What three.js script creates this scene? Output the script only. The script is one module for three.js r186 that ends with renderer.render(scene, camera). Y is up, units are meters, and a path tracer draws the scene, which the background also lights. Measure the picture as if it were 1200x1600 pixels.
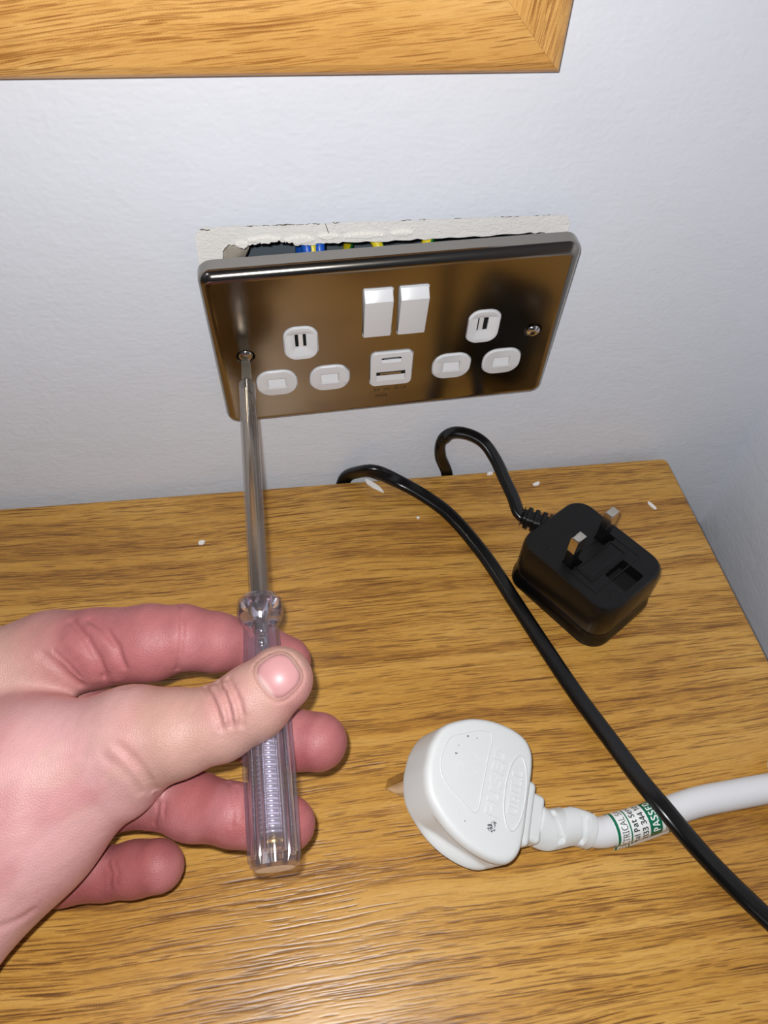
import * as THREE from 'three';
import { mergeGeometries, toCreasedNormals } from 'three/addons/utils/BufferGeometryUtils.js';
import { RoundedBoxGeometry } from 'three/addons/geometries/RoundedBoxGeometry.js';
import { TextGeometry } from 'three/addons/geometries/TextGeometry.js';
import { FontLoader } from 'three/addons/loaders/FontLoader.js';
import { RectAreaLightUniformsLib } from 'three/addons/lights/RectAreaLightUniformsLib.js';
import { Brush, Evaluator, SUBTRACTION } from 'three-bvh-csg';

// ---------------------------------------------------------------- camera, lights, exposure
const V = (x, y, z) => new THREE.Vector3(x, y, z);
const scene = new THREE.Scene();
scene.background = new THREE.Color(0x000000);
const EYE = V(0, 0.3009, 0.2717);
const RIGHT = V(0.9897, 0.0407, 0.1371).normalize(), FORE = V(0.1184, -0.7713, -0.6253).normalize();
const UP = RIGHT.clone().cross(FORE).normalize();
const camera = new THREE.PerspectiveCamera(67.15, 3 / 4, 0.005, 20);
camera.position.copy(EYE);
camera.up.copy(UP);
camera.lookAt(EYE.clone().add(FORE));
camera.updateMatrixWorld();
scene.add(camera);
const renderer = new THREE.WebGLRenderer({ antialias: true });
renderer.toneMapping = THREE.LinearToneMapping;
renderer.toneMappingExposure = 1.0;
renderer.shadowMap.enabled = true;
RectAreaLightUniformsLib.init();

// the phone's flash, a little above and to the left of its lens
const FLASH = EYE.clone().addScaledVector(UP, 0.0086).addScaledVector(RIGHT, -0.006);
const flash = new THREE.SpotLight(0xffffff, 0.295, 0, 1.15, 0.42, 2);
flash.position.copy(FLASH).addScaledVector(FORE, 0.0012);
flash.target.position.copy(EYE).addScaledVector(FORE, 0.4);
flash.castShadow = true;
flash.shadow.radius = 0.12;
flash.shadow.mapSize.set(2048, 2048);
flash.shadow.camera.near = 0.01;
scene.add(flash, flash.target);
// the room's ceiling panel
const PANEL = { x: -1.1, y: 1.62, z: 0.75, w: 0.45, h: 0.45 };
const panel = new THREE.RectAreaLight(0xeef2ff, 2.4, PANEL.w, PANEL.h);
panel.position.set(PANEL.x, PANEL.y - 0.012, PANEL.z);
panel.lookAt(PANEL.x, 0, PANEL.z);
scene.add(panel);

// ---------------------------------------------------------------- helpers
function rng(seed) { return () => { seed = (seed + 0x6d2b79f5) | 0; let t = Math.imul(seed ^ (seed >>> 15), 1 | seed); t = (t + Math.imul(t ^ (t >>> 7), 61 | t)) ^ t; return ((t ^ (t >>> 14)) >>> 0) / 4294967296; }; }
const mix = (a, b, t) => a + (b - a) * t, clamp = (x, a, b) => Math.min(b, Math.max(a, x));
const smooth = (a, b, x) => { const t = clamp((x - a) / (b - a), 0, 1); return t * t * (3 - 2 * t); };
// value noise
function makeNoise(seed) {
  const r = rng(seed), N = 256, g = new Float32Array(N * N); for (let i = 0; i < N * N; i++) g[i] = r();
  return (x, y) => {
    const xi = Math.floor(x), yi = Math.floor(y); let fx = x - xi, fy = y - yi; fx = fx * fx * (3 - 2 * fx); fy = fy * fy * (3 - 2 * fy);
    const a = (xi & 255), b = ((xi + 1) & 255), c = (yi & 255) * N, d = ((yi + 1) & 255) * N;
    return mix(mix(g[a + c], g[b + c], fx), mix(g[a + d], g[b + d], fx), fy);
  };
}
const nz = makeNoise(7), nz2 = makeNoise(19);
const fbm = (x, y, o = 4) => { let s = 0, a = 0.5, t = 0; for (let i = 0; i < o; i++) { s += a * nz(x, y); t += a; a *= 0.5; x = x * 2.03 + 17.3; y = y * 2.03 + 9.1; } return s / t; };
const noise3 = (x, y, z) => (nz(x + z * 0.71, y - z * 0.53) + nz2(y + x * 0.37 + 31, z + x * 0.61) + nz(z + 71, x - y * 0.4 + 13)) / 3;
// measured points of the place: along a ray of the survey camera to a depth, a height or a distance from the back wall (the survey is 1200 x 1600)
const ray = (px, py) => FORE.clone().addScaledVector(RIGHT, (px - 600) / 1205.27).addScaledVector(UP, -(py - 800) / 1205.27);
const at = (px, py, d) => EYE.clone().addScaledVector(ray(px, py), d);
const onY = (px, py, y = 0) => { const r = ray(px, py); return EYE.clone().addScaledVector(r, (y - EYE.y) / r.y); };
const onZ = (px, py, z = 0) => { const r = ray(px, py); return EYE.clone().addScaledVector(r, (z - EYE.z) / r.z); };

const used = {};
const numbered = (n) => { used[n] = (used[n] ?? -1) + 1; return used[n] ? n + '_' + String(used[n]).padStart(3, '0') : n; };
const sh = (m) => { m.castShadow = m.receiveShadow = true; return m; };
function tag(o, label, category, group) { o.userData.label = label; o.userData.category = category; if (group) o.userData.group = group; return o; }
function thing(name, label, category, pos = V(0, 0, 0), group) { const o = new THREE.Group(); o.name = numbered(name); o.position.copy(pos); scene.add(o); return tag(o, label, category, group); }
function part(name, geo, mat, parent, label) { const m = sh(new THREE.Mesh(geo, mat)); m.name = numbered(name); (parent || scene).add(m); if (label) m.userData.label = label; return m; }
function single(name, geo, mat, label, category, group) { return tag(part(name, geo, mat), label, category, group); }
function struct(name, geo, mat) { const m = part(name, geo, mat); m.userData.kind = 'structure'; return m; }
const clean = (g) => { g = g.index ? g.toNonIndexed() : g; for (const k of Object.keys(g.attributes)) if (!['position', 'normal', 'uv'].includes(k)) g.deleteAttribute(k); if (!g.attributes.uv) g.setAttribute('uv', new THREE.BufferAttribute(new Float32Array(g.attributes.position.count * 2), 2)); if (!g.attributes.normal) g.computeVertexNormals(); return g; };
const join = (...gs) => mergeGeometries(gs.flat().map(clean));
const moved = (g, x, y, z, rx = 0, ry = 0, rz = 0) => { g.applyMatrix4(new THREE.Matrix4().compose(V(x, y, z), new THREE.Quaternion().setFromEuler(new THREE.Euler(rx, ry, rz)), V(1, 1, 1))); return g; };
const bx = (w, h, d, x, y, z, r = 0.0005) => moved(new RoundedBoxGeometry(w, h, d, 2, Math.min(r, w / 2.01, h / 2.01, d / 2.01)), x, y, z);
// rounded rectangle outline
function rr(w, h, r, n = 6, cx = 0, cy = 0) {
  const p = []; r = Math.max(Math.min(r, w / 2 - 1e-6, h / 2 - 1e-6), 1e-6);
  for (let c = 0; c < 4; c++) for (let i = 0; i <= n; i++) { const a = (c + i / n) * Math.PI / 2, sx = [1, -1, -1, 1][c], sy = [1, 1, -1, -1][c]; p.push([cx + sx * (w / 2 - r) + r * Math.cos(a), cy + sy * (h / 2 - r) + r * Math.sin(a)]); }
  return p;
}
const shapeOf = (pts, holes = []) => { const s = new THREE.Shape(pts.map((p) => new THREE.Vector2(p[0], p[1]))); for (const h of holes) s.holes.push(new THREE.Path(h.map((p) => new THREE.Vector2(p[0], p[1])))); return s; };
// skin over rings of equally many points (closed rings), optional caps
function loft(rings, { capA = false, capB = false, crease = 0 } = {}) {
  const n = rings[0].length, pos = [], uv = [], idx = [];
  rings.forEach((r, j) => r.forEach((p, i) => { pos.push(p.x, p.y, p.z); uv.push(i / n, j / (rings.length - 1)); }));
  for (let j = 0; j + 1 < rings.length; j++) for (let i = 0; i < n; i++) { const a = j * n + i, b = j * n + (i + 1) % n, c = a + n, d = b + n; idx.push(a, b, d, a, d, c); }
  const cap = (j, flip) => { const m = V(0, 0, 0); rings[j].forEach((p) => m.add(p)); m.multiplyScalar(1 / n); const k = pos.length / 3; pos.push(m.x, m.y, m.z); uv.push(0.5, 0.5); for (let i = 0; i < n; i++) { const a = j * n + i, b = j * n + (i + 1) % n; flip ? idx.push(k, b, a) : idx.push(k, a, b); } };
  if (capA) cap(0, true); if (capB) cap(rings.length - 1, false);
  let g = new THREE.BufferGeometry(); g.setAttribute('position', new THREE.Float32BufferAttribute(pos, 3)); g.setAttribute('uv', new THREE.Float32BufferAttribute(uv, 2)); g.setIndex(idx);
  if (crease) g = toCreasedNormals(g, crease); else g.computeVertexNormals();
  return g;
}
const ringZ = (pts, z) => pts.map((p) => V(p[0], p[1], z));
// a profile swept along a curve; profile(t) gives [side, lift] points, lift measured along `up` made square to the path
function sweep(curve, profile, n, up = V(0, 1, 0), caps = true) {
  const rings = [];
  for (let i = 0; i <= n; i++) {
    const t = i / n, p = curve.getPointAt(t), T = curve.getTangentAt(t), u = typeof up === 'function' ? up(t) : up;
    const S = T.clone().cross(u).normalize(), L = S.clone().cross(T).normalize();
    rings.push(profile(t).map(([a, b]) => p.clone().addScaledVector(S, a).addScaledVector(L, b)));
  }
  return loft(rings, { capA: caps, capB: caps });
}
const circle = (r, n = 20) => Array.from({ length: n }, (_, i) => [r * Math.cos(i / n * 2 * Math.PI), r * Math.sin(i / n * 2 * Math.PI)]);
const stadium = (w, h, n = 8) => rr(w, h, h / 2, n);
const curve = (pts) => new THREE.CatmullRomCurve3(pts, false, 'centripetal');
function dataTex(w, h, f, srgb = false) {
  const d = new Uint8Array(w * h * 4);
  for (let y = 0; y < h; y++) for (let x = 0; x < w; x++) { const c = f(x, y), k = (y * w + x) * 4; d[k] = c[0]; d[k + 1] = c[1]; d[k + 2] = c[2]; d[k + 3] = 255; }
  return finish(new THREE.DataTexture(d, w, h), srgb);
}
function finish(t, srgb) { t.wrapS = t.wrapT = THREE.RepeatWrapping; t.magFilter = THREE.LinearFilter; t.minFilter = THREE.LinearMipmapLinearFilter; t.generateMipmaps = true; if (srgb) t.colorSpace = THREE.SRGBColorSpace; t.needsUpdate = true; return t; }
const std = (o) => new THREE.MeshStandardMaterial(o), phys = (o) => new THREE.MeshPhysicalMaterial(o);

// ---------------------------------------------------------------- materials
// oak: colour and relief, w x h pixels at k pixels per millimetre, grain along x
function oak(w, h, k, seed, o) {
  const n1 = makeNoise(seed), n2 = makeNoise(seed + 1), r = rng(seed + 2);
  const warp = (x, y) => o.warp * ((n1(x / 95, y / 34) - 0.5) * 2 + (n2(x / 38 + 5, y / 16) - 0.5) * 0.7 + (n1(x / 11 + 3, y / 5) - 0.5) * 0.16);          // millimetres
  const cathedral = (x, y) => o.arch ? o.arch(x, y) : 0;
  const level = (x, y) => y + warp(x, y) + cathedral(x, y);
  const cv = document.createElement('canvas'), cb = document.createElement('canvas'); cv.width = cb.width = w; cv.height = cb.height = h;
  const c = cv.getContext('2d'), b = cb.getContext('2d'), im = c.createImageData(w, h), ib = b.createImageData(w, h);
  const A = o.dark, B = o.mid, C = o.light;
  for (let y = 0; y < h; y++) for (let x = 0; x < w; x++) {
    const mx = x / k, my = y / k, v = level(mx, my), q = (y * w + x) * 4;
    let band = 0.55 * n1(mx / 260, v / o.ring) + 0.3 * n2(mx / 120 + 40, v / (o.ring * 0.42)) + 0.15 * n1(mx / 60 + 9, v / (o.ring * 0.16));
    band = smooth(0.1, 0.9, band);
    const fibre = n2(mx / 5, v * 5.5) * 0.6 + n1(mx / 2.2, v * 11) * 0.4, blot = n1(mx / 45 + 3, my / 30 + 8);
    const t = clamp(0.5 + (band - 0.5) * 0.45 + (fibre - 0.5) * 0.5 + (blot - 0.5) * 0.4, 0, 1);
    for (let i = 0; i < 3; i++) im.data[q + i] = t < 0.5 ? mix(A[i], B[i], t * 2) : mix(B[i], C[i], t * 2 - 1);
    im.data[q + 3] = ib.data[q + 3] = 255;
    const e = 200 + 20 * (fibre - 0.5); ib.data[q] = ib.data[q + 1] = ib.data[q + 2] = e;
  }
  c.putImageData(im, 0, 0); b.putImageData(ib, 0, 0);
  c.lineCap = b.lineCap = 'round';
  const total = Math.round(w * h / k / k * o.pores);
  for (let s = 0; s < total; s++) {
    let x = r() * (w / k + 30) - 30, y = r() * (h / k);
    const v = level(x, y), ring = n1(x / 240, v / o.ring) * 0.6 + n2(x / 120 + 40, v / (o.ring * 0.42)) * 0.4;
    if (r() > smooth(0.75, 0.25, ring) * 0.75 + 0.25) continue;
    const big = r() < o.big, len = big ? 6 + r() * r() * 30 : 2 + r() * 8, wd = big ? 0.16 + r() * 0.28 : 0.1 + r() * 0.14, al = big ? 0.2 + r() * 0.5 : 0.12 + r() * 0.3;
    const pts = [];
    for (let i = 0; i <= len; i += 1) { pts.push([x * k, y * k]); const d = 0.6, g = (level(x + d, y) - level(x - d, y)) / (2 * d), gy = (level(x, y + d) - level(x, y - d)) / (2 * d); x += 1; y -= clamp(g / Math.max(gy, 0.3), -1.5, 1.5); }
    const stroke = (ctx, style, lw) => { ctx.strokeStyle = style; for (let i = 1; i < pts.length; i++) { const f = Math.sin(Math.PI * (i - 0.5) / (pts.length - 1)); ctx.lineWidth = Math.max(0.6, lw * k * (0.35 + 0.65 * f)); ctx.beginPath(); ctx.moveTo(...pts[i - 1]); ctx.lineTo(...pts[i]); ctx.stroke(); } };
    stroke(c, `rgba(${o.pore[0]},${o.pore[1]},${o.pore[2]},${al.toFixed(2)})`, wd);
    stroke(b, `rgba(40,40,40,${(al * 0.9).toFixed(2)})`, wd * 0.9);
  }
  const out = (ctx, srgb) => { const d = ctx.getImageData(0, 0, w, h).data; if (!srgb) for (let pass = 0; pass < 2; pass++) { const e = new Uint8Array(w * h); for (let i = 0; i < w * h; i++) e[i] = d[i * 4]; for (let y = 1; y < h - 1; y++) for (let x = 3; x < w - 3; x++) { const i = y * w + x; let a = 0; for (let q = -3; q <= 3; q++) a += e[i + q] * 6 + e[i + q - w] + e[i + q + w]; d[i * 4] = d[i * 4 + 1] = d[i * 4 + 2] = a / 56; } } return finish(new THREE.DataTexture(new Uint8Array(d.buffer, d.byteOffset, d.length).slice(), w, h), srgb); };
  return { map: out(c, true), bump: out(b, false) };
}
const deskOak = oak(2048, 1600, 5, 31, { warp: 2.6, ring: 5.2, pores: 0.36, big: 0.4, dark: [152, 103, 40], mid: [191, 141, 62], light: [214, 169, 94], pore: [92, 54, 22] });
const railOak = oak(2048, 512, 6, 77, { warp: 2.2, ring: 8.5, pores: 0.4, big: 0.35, dark: [192, 136, 66], mid: [212, 160, 88], light: [226, 182, 114], pore: [142, 90, 36], arch: (x, y) => -0.11 * x + 0.00018 * (x - 140) * (x - 140) });
const oakMat = (t, sx, sy, extra) => { const m = t.map.clone(), b = t.bump.clone(); for (const q of [m, b]) { q.repeat.set(1 / sx, 1 / sy); q.needsUpdate = true; } return phys({ map: m, bumpMap: b, roughness: 0.36, ior: 1.48, ...extra }); };
const DESK = { w: 2048 / 5000, h: 1600 / 5000 }, RAIL = { w: 2048 / 6000, h: 512 / 6000 };
const deskMat = oakMat(deskOak, DESK.w, DESK.h, { bumpScale: 0.00026 });
const railMat = oakMat(railOak, RAIL.w, RAIL.h, { bumpScale: 0.00015, roughness: 0.42 });
const wallBump = dataTex(1024, 1024, (x, y) => { const u = x / 1024, v = y / 1024, w = (a) => Math.min(a, 1 - a) * 2; const e = 255 * clamp(0.5 * fbm(u * 26, v * 34, 4) + 0.25 * nz2(u * 150, v * 170) + 0.3 * Math.pow(nz(u * 70 + 3, v * 60), 6) * w(u) + 0.12 * nz(u * 40, v * 210), 0, 1); return [e, e, e]; });
const wallMap = dataTex(512, 512, (x, y) => { const e = (fbm(x / 90, y / 90, 4) - 0.5) * 7; return [215 + e, 219 + e, 227 + e]; }, true);
const tiled = (t, s) => { const q = t.clone(); q.repeat.set(1 / s, 1 / s); q.needsUpdate = true; return q; };
const M = {
  wall: std({ map: tiled(wallMap, 0.5), bumpMap: tiled(wallBump, 0.22), bumpScale: 0.0003, roughness: 0.62 }),
  plaster: std({ color: 0xdfdcd8, bumpMap: tiled(wallBump, 0.09), bumpScale: 0.0004, roughness: 0.85 }),
  flake: std({ color: 0xe6e2dc, roughness: 0.8 }),
  crackGrey: std({ color: 0x6d665e, roughness: 0.95 }),
  floor: std({ color: 0x8c8276, roughness: 0.9 }), ceiling: std({ color: 0xe8e8e6, roughness: 0.9 }),
  whitePlastic: phys({ color: 0xd2d3d6, roughness: 0.3, ior: 1.5 }),
  plugWhite: phys({ color: 0xd8dbdb, roughness: 0.42, ior: 1.48 }),
  blackPlastic: phys({ color: 0x050506, roughness: 0.34, ior: 1.5 }),
  blackMatt: phys({ color: 0x09090a, roughness: 0.5, specularIntensity: 0.7 }),
  cableBlack: phys({ color: 0x09090a, roughness: 0.27, ior: 1.5 }),
  cordWhite: phys({ color: 0xdcdde0, roughness: 0.45 }),
  dark: std({ color: 0x020202, roughness: 1 }),
  chrome: std({ color: 0xd8d6d2, metalness: 1, roughness: 0.12 }),
  nickel: std({ color: 0xc9c2b6, metalness: 1, roughness: 0.22 }),
  brass: std({ color: 0xd9b25c, metalness: 1, roughness: 0.28 }),
  galv: std({ color: 0x74808a, metalness: 0.6, roughness: 0.6 }),
  clear: phys({ color: 0xeae7ef, roughness: 0.14, transmission: 0.97, thickness: 0, ior: 1.75 }),
  clearBore: phys({ color: 0xefedf2, roughness: 0.16, transmission: 0.97, thickness: 0, ior: 1.7 }),
  sleeve: phys({ color: 0xe6e3e1, roughness: 0.1, transmission: 0.97, thickness: 0, ior: 1.5 }),
  solidClear: phys({ color: 0xfbf9fd, roughness: 0.03, transmission: 1, thickness: 0.01, ior: 1.46 }),
  blueWire: phys({ color: 0x1a56b8, roughness: 0.4 }), yellowWire: phys({ color: 0xd8c422, roughness: 0.4 }), greenWire: phys({ color: 0x1f7a35, roughness: 0.4 }), greyWire: phys({ color: 0x55605f, roughness: 0.5 }),
  springSteel: std({ color: 0xf4f3f6, metalness: 0.75, roughness: 0.24 }), ceramic: phys({ color: 0xeceaee, roughness: 0.3 }),
};
const brush = dataTex(512, 1024, (x, y) => { const e = 120 + 90 * (0.6 * nz(x / 70, y * 0.9) + 0.4 * nz2(x / 160, y * 0.37) - 0.5); return [e, e, e]; });
M.steel = phys({ color: 0x9a958d, metalness: 1, roughness: 0.16, anisotropy: 0.2, bumpMap: tiled(brush, 0.12), bumpScale: 0.00001 });
M.bladeSteel = std({ color: 0xa59c8e, metalness: 1, roughness: 0.42, bumpMap: tiled(wallBump, 0.02), bumpScale: 0.0003 });
M.rod = std({ color: 0xcfc6b4, metalness: 1, roughness: 0.16 });

// ---------------------------------------------------------------- the room
const XL = -1.6, XR = 0.2539, ZF = 2.6, YF = -0.74, YC = 1.65, TH = 0.12;
const boxAt = (x0, x1, y0, y1, z0, z1) => moved(new THREE.BoxGeometry(x1 - x0, y1 - y0, z1 - z0), (x0 + x1) / 2, (y0 + y1) / 2, (z0 + z1) / 2);
const metricUV = (g, f) => { const p = g.attributes.position, u = g.attributes.uv; for (let i = 0; i < p.count; i++) { const [a, b] = f(p.getX(i), p.getY(i), p.getZ(i)); u.setXY(i, a, b); } return g; };
struct('floor', boxAt(XL - TH, XR + TH, YF - TH, YF, -TH, ZF + TH), M.floor);
struct('ceiling', boxAt(XL - TH, XR + TH, YC, YC + TH, -TH, ZF + TH), M.ceiling);
struct('wall_left', metricUV(boxAt(XL - TH, XL, YF, YC, -TH, ZF + TH), (x, y, z) => [z, y]), M.wall);
struct('wall_right', metricUV(boxAt(XR, XR + TH, YF, YC, 0, ZF + TH), (x, y, z) => [z, y]), M.wall);
struct('wall_front', metricUV(boxAt(XL, XR, YF, YC, ZF, ZF + TH), (x, y) => [x, y]), M.wall);
{
  const wall = new THREE.Group(); wall.name = 'wall_back'; wall.userData.kind = 'structure'; scene.add(wall);
  const r = rng(5), outer = [[XL, YF], [XR + TH, YF], [XR + TH, YC], [XL, YC]];
  // ragged opening cut for the back box
  const edge = [[-0.0186, 0.062], [-0.0188, 0.128], [-0.0182, 0.1325], [-0.0160, 0.1352], [-0.0135, 0.1350], [-0.0122, 0.1338], [-0.0095, 0.1334], [-0.0085, 0.1346], [-0.0050, 0.1349], [-0.0030, 0.1362], [0.0010, 0.1358], [0.0030, 0.1363], [0.0052, 0.1353], [0.0085, 0.1355], [0.0095, 0.1338], [0.0140, 0.1336], [0.0165, 0.1334], [0.0185, 0.1343], [0.0230, 0.1341], [0.0300, 0.1343], [0.0400, 0.1340], [0.0520, 0.1341], [0.0640, 0.1344], [0.0780, 0.1345], [0.0900, 0.1349], [0.1020, 0.1352], [0.1100, 0.1352], [0.1125, 0.130], [0.1128, 0.062]];
  const rag = []; for (let i = 0; i < edge.length; i++) { rag.push(edge[i]); const e = edge[i + 1]; if (e && i > 1 && i < 26) for (let k = 1; k < 4; k++) rag.push([mix(edge[i][0], e[0], k / 4), mix(edge[i][1], e[1], k / 4) + (r() - 0.5) * 0.0008]); }
  const slab = new THREE.ExtrudeGeometry(shapeOf(outer, [rag.slice().reverse()]), { depth: TH, bevelEnabled: false });
  part('plaster', moved(slab, 0, 0, -TH - 0.00055), M.plaster, wall, 'bare plaster where the plate sat, ragged at the opening');
  // the paint stops at the outline of the old plate
  const oldPlate = [], N = 150, base = rr(0.1475, 0.0885, 0.005, 10, 0.0459, 0.0988);
  for (let i = 0; i < base.length; i++) { const a = base[i], b = base[(i + 1) % base.length], L = Math.hypot(b[0] - a[0], b[1] - a[1]), n = Math.max(1, Math.round(L / 0.0012)); for (let k = 0; k < n; k++) { const j = (fbm(a[0] * 900 + k * 0.7, a[1] * 900 + i, 3) - 0.5) * 0.0011; oldPlate.push([mix(a[0], b[0], k / n) + j * 0.5, mix(a[1], b[1], k / n) + j]); } }
  const film = new THREE.ExtrudeGeometry(shapeOf(outer, [oldPlate.reverse()]), { depth: 0.00055, bevelEnabled: false });
  part('paint_coat', moved(film, 0, 0, -0.00055), M.wall, wall, 'white paint coat ending at the old plate outline');
  // loose lips of filler along the opening and dark grey strips for the crack under the paint edge
  const lips = [];
  for (const [x0, x1, y, h] of [[-0.0125, -0.0085, 0.1350, 0.0022], [-0.0080, 0.0045, 0.1368, 0.0020], [0.0060, 0.0170, 0.1362, 0.0026], [0.0190, 0.0262, 0.1372, 0.0018], [0.0285, 0.0445, 0.1370, 0.0016], [0.0470, 0.0560, 0.1374, 0.0015]]) {
    const up = [], lo = []; for (let x = x0; x <= x1; x += 0.0006) { const f = Math.sin(Math.PI * clamp((x - x0) / (x1 - x0), 0.04, 0.96)); up.push([x, y + h * 0.5 * f + (r() - 0.5) * 0.0006]); lo.push([x, y - h * 0.5 * f + (r() - 0.5) * 0.0008]); }
    const g = new THREE.ExtrudeGeometry(shapeOf([...lo, ...up.reverse()]), { depth: 0.0006, bevelEnabled: true, bevelSize: 0.0003, bevelThickness: 0.0003, bevelSegments: 1 });
    lips.push(moved(g, 0, 0, -0.0006));
  }
  lips.forEach((g) => part('filler_lip', g, M.flake, wall));
  for (const [x0, x1, y] of [[-0.0270, -0.0215, 0.1419], [-0.0090, 0.0200, 0.1428], [0.0245, 0.0275, 0.14275], [0.0500, 0.0610, 0.1430], [0.0690, 0.0770, 0.1431], [0.0880, 0.0980, 0.1430], [0.1040, 0.1130, 0.1429]]) {
    const up = [], lo = []; for (let x = x0; x <= x1; x += 0.0005) { const j = (fbm(x * 900, y * 50, 2) - 0.5) * 0.0009; up.push([x, y + j + 0.0001 + r() * 0.0002]); lo.push([x, y + j - 0.0001 - r() * 0.0003]); }
    part('crack', moved(new THREE.ExtrudeGeometry(shapeOf([...lo, ...up.reverse()]), { depth: 0.0002, bevelEnabled: false }), 0, 0, -0.00056), M.crackGrey, wall);
  }
  part('crack', moved(bx(0.0003, 0.0046, 0.0002, 0, 0, 0, 0.00005), 0.0222, 0.1405, -0.00052, 0, 0, 0.28), M.crackGrey, wall);
}
{
  const g = new THREE.IcosahedronGeometry(0.006, 4), p = g.attributes.position;
  for (let i = 0; i < p.count; i++) { const x = p.getX(i), y = p.getY(i), z = p.getZ(i), k = 0.75 + 0.7 * noise3(x * 330 + 9, y * 330, z * 330); p.setXYZ(i, x * k * 1.1, y * k * 1.2, z * k * 0.8); }
  g.computeVertexNormals(); g.translate(-0.0150, 0.1285, -0.0135); part('mortar_lump', g, std({ color: 0xa59c8f, roughness: 0.95 }), scene.getObjectByName('wall_back'), 'rough grey mortar at the left end of the opening');
}
{ // ceiling panel lamp
  const t = thing('ceiling_lamp', 'square white ceiling panel lamp behind the camera', 'lamp', V(PANEL.x, YC, PANEL.z));
  part('frame', bx(0.5, 0.03, 0.5, 0, -0.0151, 0, 0.004), M.ceiling, t);
  part('diffuser', moved(new THREE.BoxGeometry(PANEL.w, 0.002, PANEL.h), 0, -0.0312, 0), std({ color: 0xffffff, emissive: 0xeef2ff, emissiveIntensity: 1.5 }), t);
}

{ // the flash itself: a small round lamp beside the lens
  const t = thing('flash_lamp', 'small round camera flash held above the desk, out of the picture', 'lamp', FLASH);
  t.quaternion.setFromUnitVectors(V(0, 0, 1), FORE);
  part('housing', new THREE.LatheGeometry([[0, -0.003], [0.003, -0.003], [0.0033, -0.0026], [0.0033, 0], [0.0025, 0.0003], [0.0024, -0.0004], [0, -0.0004]].map((p) => new THREE.Vector2(...p)), 28).rotateX(Math.PI / 2), M.blackMatt, t);
  part('diffuser', new THREE.CylinderGeometry(0.0024, 0.0024, 0.0003, 28).rotateX(Math.PI / 2), std({ color: 0xffffff, emissive: 0xffffff, emissiveIntensity: 2 }), t);
}

// ---------------------------------------------------------------- desk
{
  const t = thing('desk', 'oak desk top with open dark grain pushed against the wall', 'desk', V(-0.35, YF, 0.26));
  const W = 1.112, D = 0.51, T = 0.026, xr = 0.206, zb = 0.0054;
  const s = new THREE.ExtrudeGeometry(shapeOf(rr(W - 0.004, D - 0.004, 0.0015, 3)), { depth: T - 0.004, bevelEnabled: true, bevelSize: 0.002, bevelThickness: 0.002, bevelSegments: 3, curveSegments: 4 });
  s.rotateX(-Math.PI / 2); s.translate(xr - W / 2 + 0.35, -YF - T + 0.002, zb + D / 2 - 0.26);
  metricUV(s, (x, y, z) => [x - 0.35 + 0.16, z + (y + YF) * 0.6 + 0.26 + 0.02]);
  part('desk_top', s, deskMat, t);
  for (const [x, z] of [[-0.5, -0.2], [0.52, -0.2], [-0.5, 0.2], [0.52, 0.2]]) part('leg', metricUV(bx(0.05, -YF - T, 0.05, x, (-YF - T) / 2, z, 0.002), (a, b, c) => [b, a + c]), deskMat, t);
}

// ---------------------------------------------------------------- oak frame on the wall
{
  const x1 = 0.0975, y0 = 0.2005, W = 0.62, H = 0.46, FW = 0.07, D = 0.0165;
  const t = thing('oak_frame', 'mitred oak frame hanging on the wall above the socket', 'frame', V(x1 - W / 2, y0, 0.0003));
  // profile across the rail: [inward, out from wall], with a rounded outer edge and a shallow step near the sight edge
  const prof = [[0.0012, 0], [0, 0.0008], [0, 0.0105], [0.0006, 0.0135], [0.0022, 0.0156], [0.0045, D], [0.030, D + 0.0004], [0.058, D], [0.0605, D - 0.0015], [0.068, D - 0.003], [FW, D - 0.0055], [FW, 0]];
  const rail = (a, b, inA, inB, u) => {      // a, b: outer corners; inA, inB: unit diagonals inward
    const pos = [], uv = [], idx = [], n = prof.length;
    [[a, inA], [b, inB]].forEach(([c, d], e) => prof.forEach(([p, z]) => { pos.push(c[0] + d[0] * p, c[1] + d[1] * p, z); uv.push(...u(c[0] + d[0] * p, c[1] + d[1] * p, z)); }));
    for (let i = 0; i < n; i++) { const j = (i + 1) % n; idx.push(i, j, n + j, i, n + j, n + i); }
    for (let i = 1; i + 1 < n; i++) { idx.push(0, i + 1, i, n, n + i, n + i + 1); }
    let g = new THREE.BufferGeometry(); g.setAttribute('position', new THREE.Float32BufferAttribute(pos, 3)); g.setAttribute('uv', new THREE.Float32BufferAttribute(uv, 2)); g.setIndex(idx);
    return toCreasedNormals(g, 0.6);
  };
  const h = W / 2, e = 0.00003, hor = (x, y, z) => [x - 0.2125 + 0.15, y + z + 0.012], ver = (x, y, z) => [y + 0.1, x + 0.41 + z];
  part('bottom_rail', rail([-h + e, 0], [h - e, 0], [1, 1], [-1, 1], hor), railMat, t);
  part('side_rail', rail([h, e], [h, H - e], [-1, 1], [-1, -1], ver), railMat, t);
  part('side_rail', rail([-h, H - e], [-h, e], [1, -1], [1, 1], ver), railMat, t);
  part('top_rail', rail([h - e, H], [-h + e, H], [-1, -1], [1, -1], hor), railMat, t);
  part('backing', boxAt(-h + FW - 0.002, h - FW + 0.002, FW - 0.002, H - FW + 0.002, 0.002, 0.006), M.ceiling, t);
}

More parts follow.
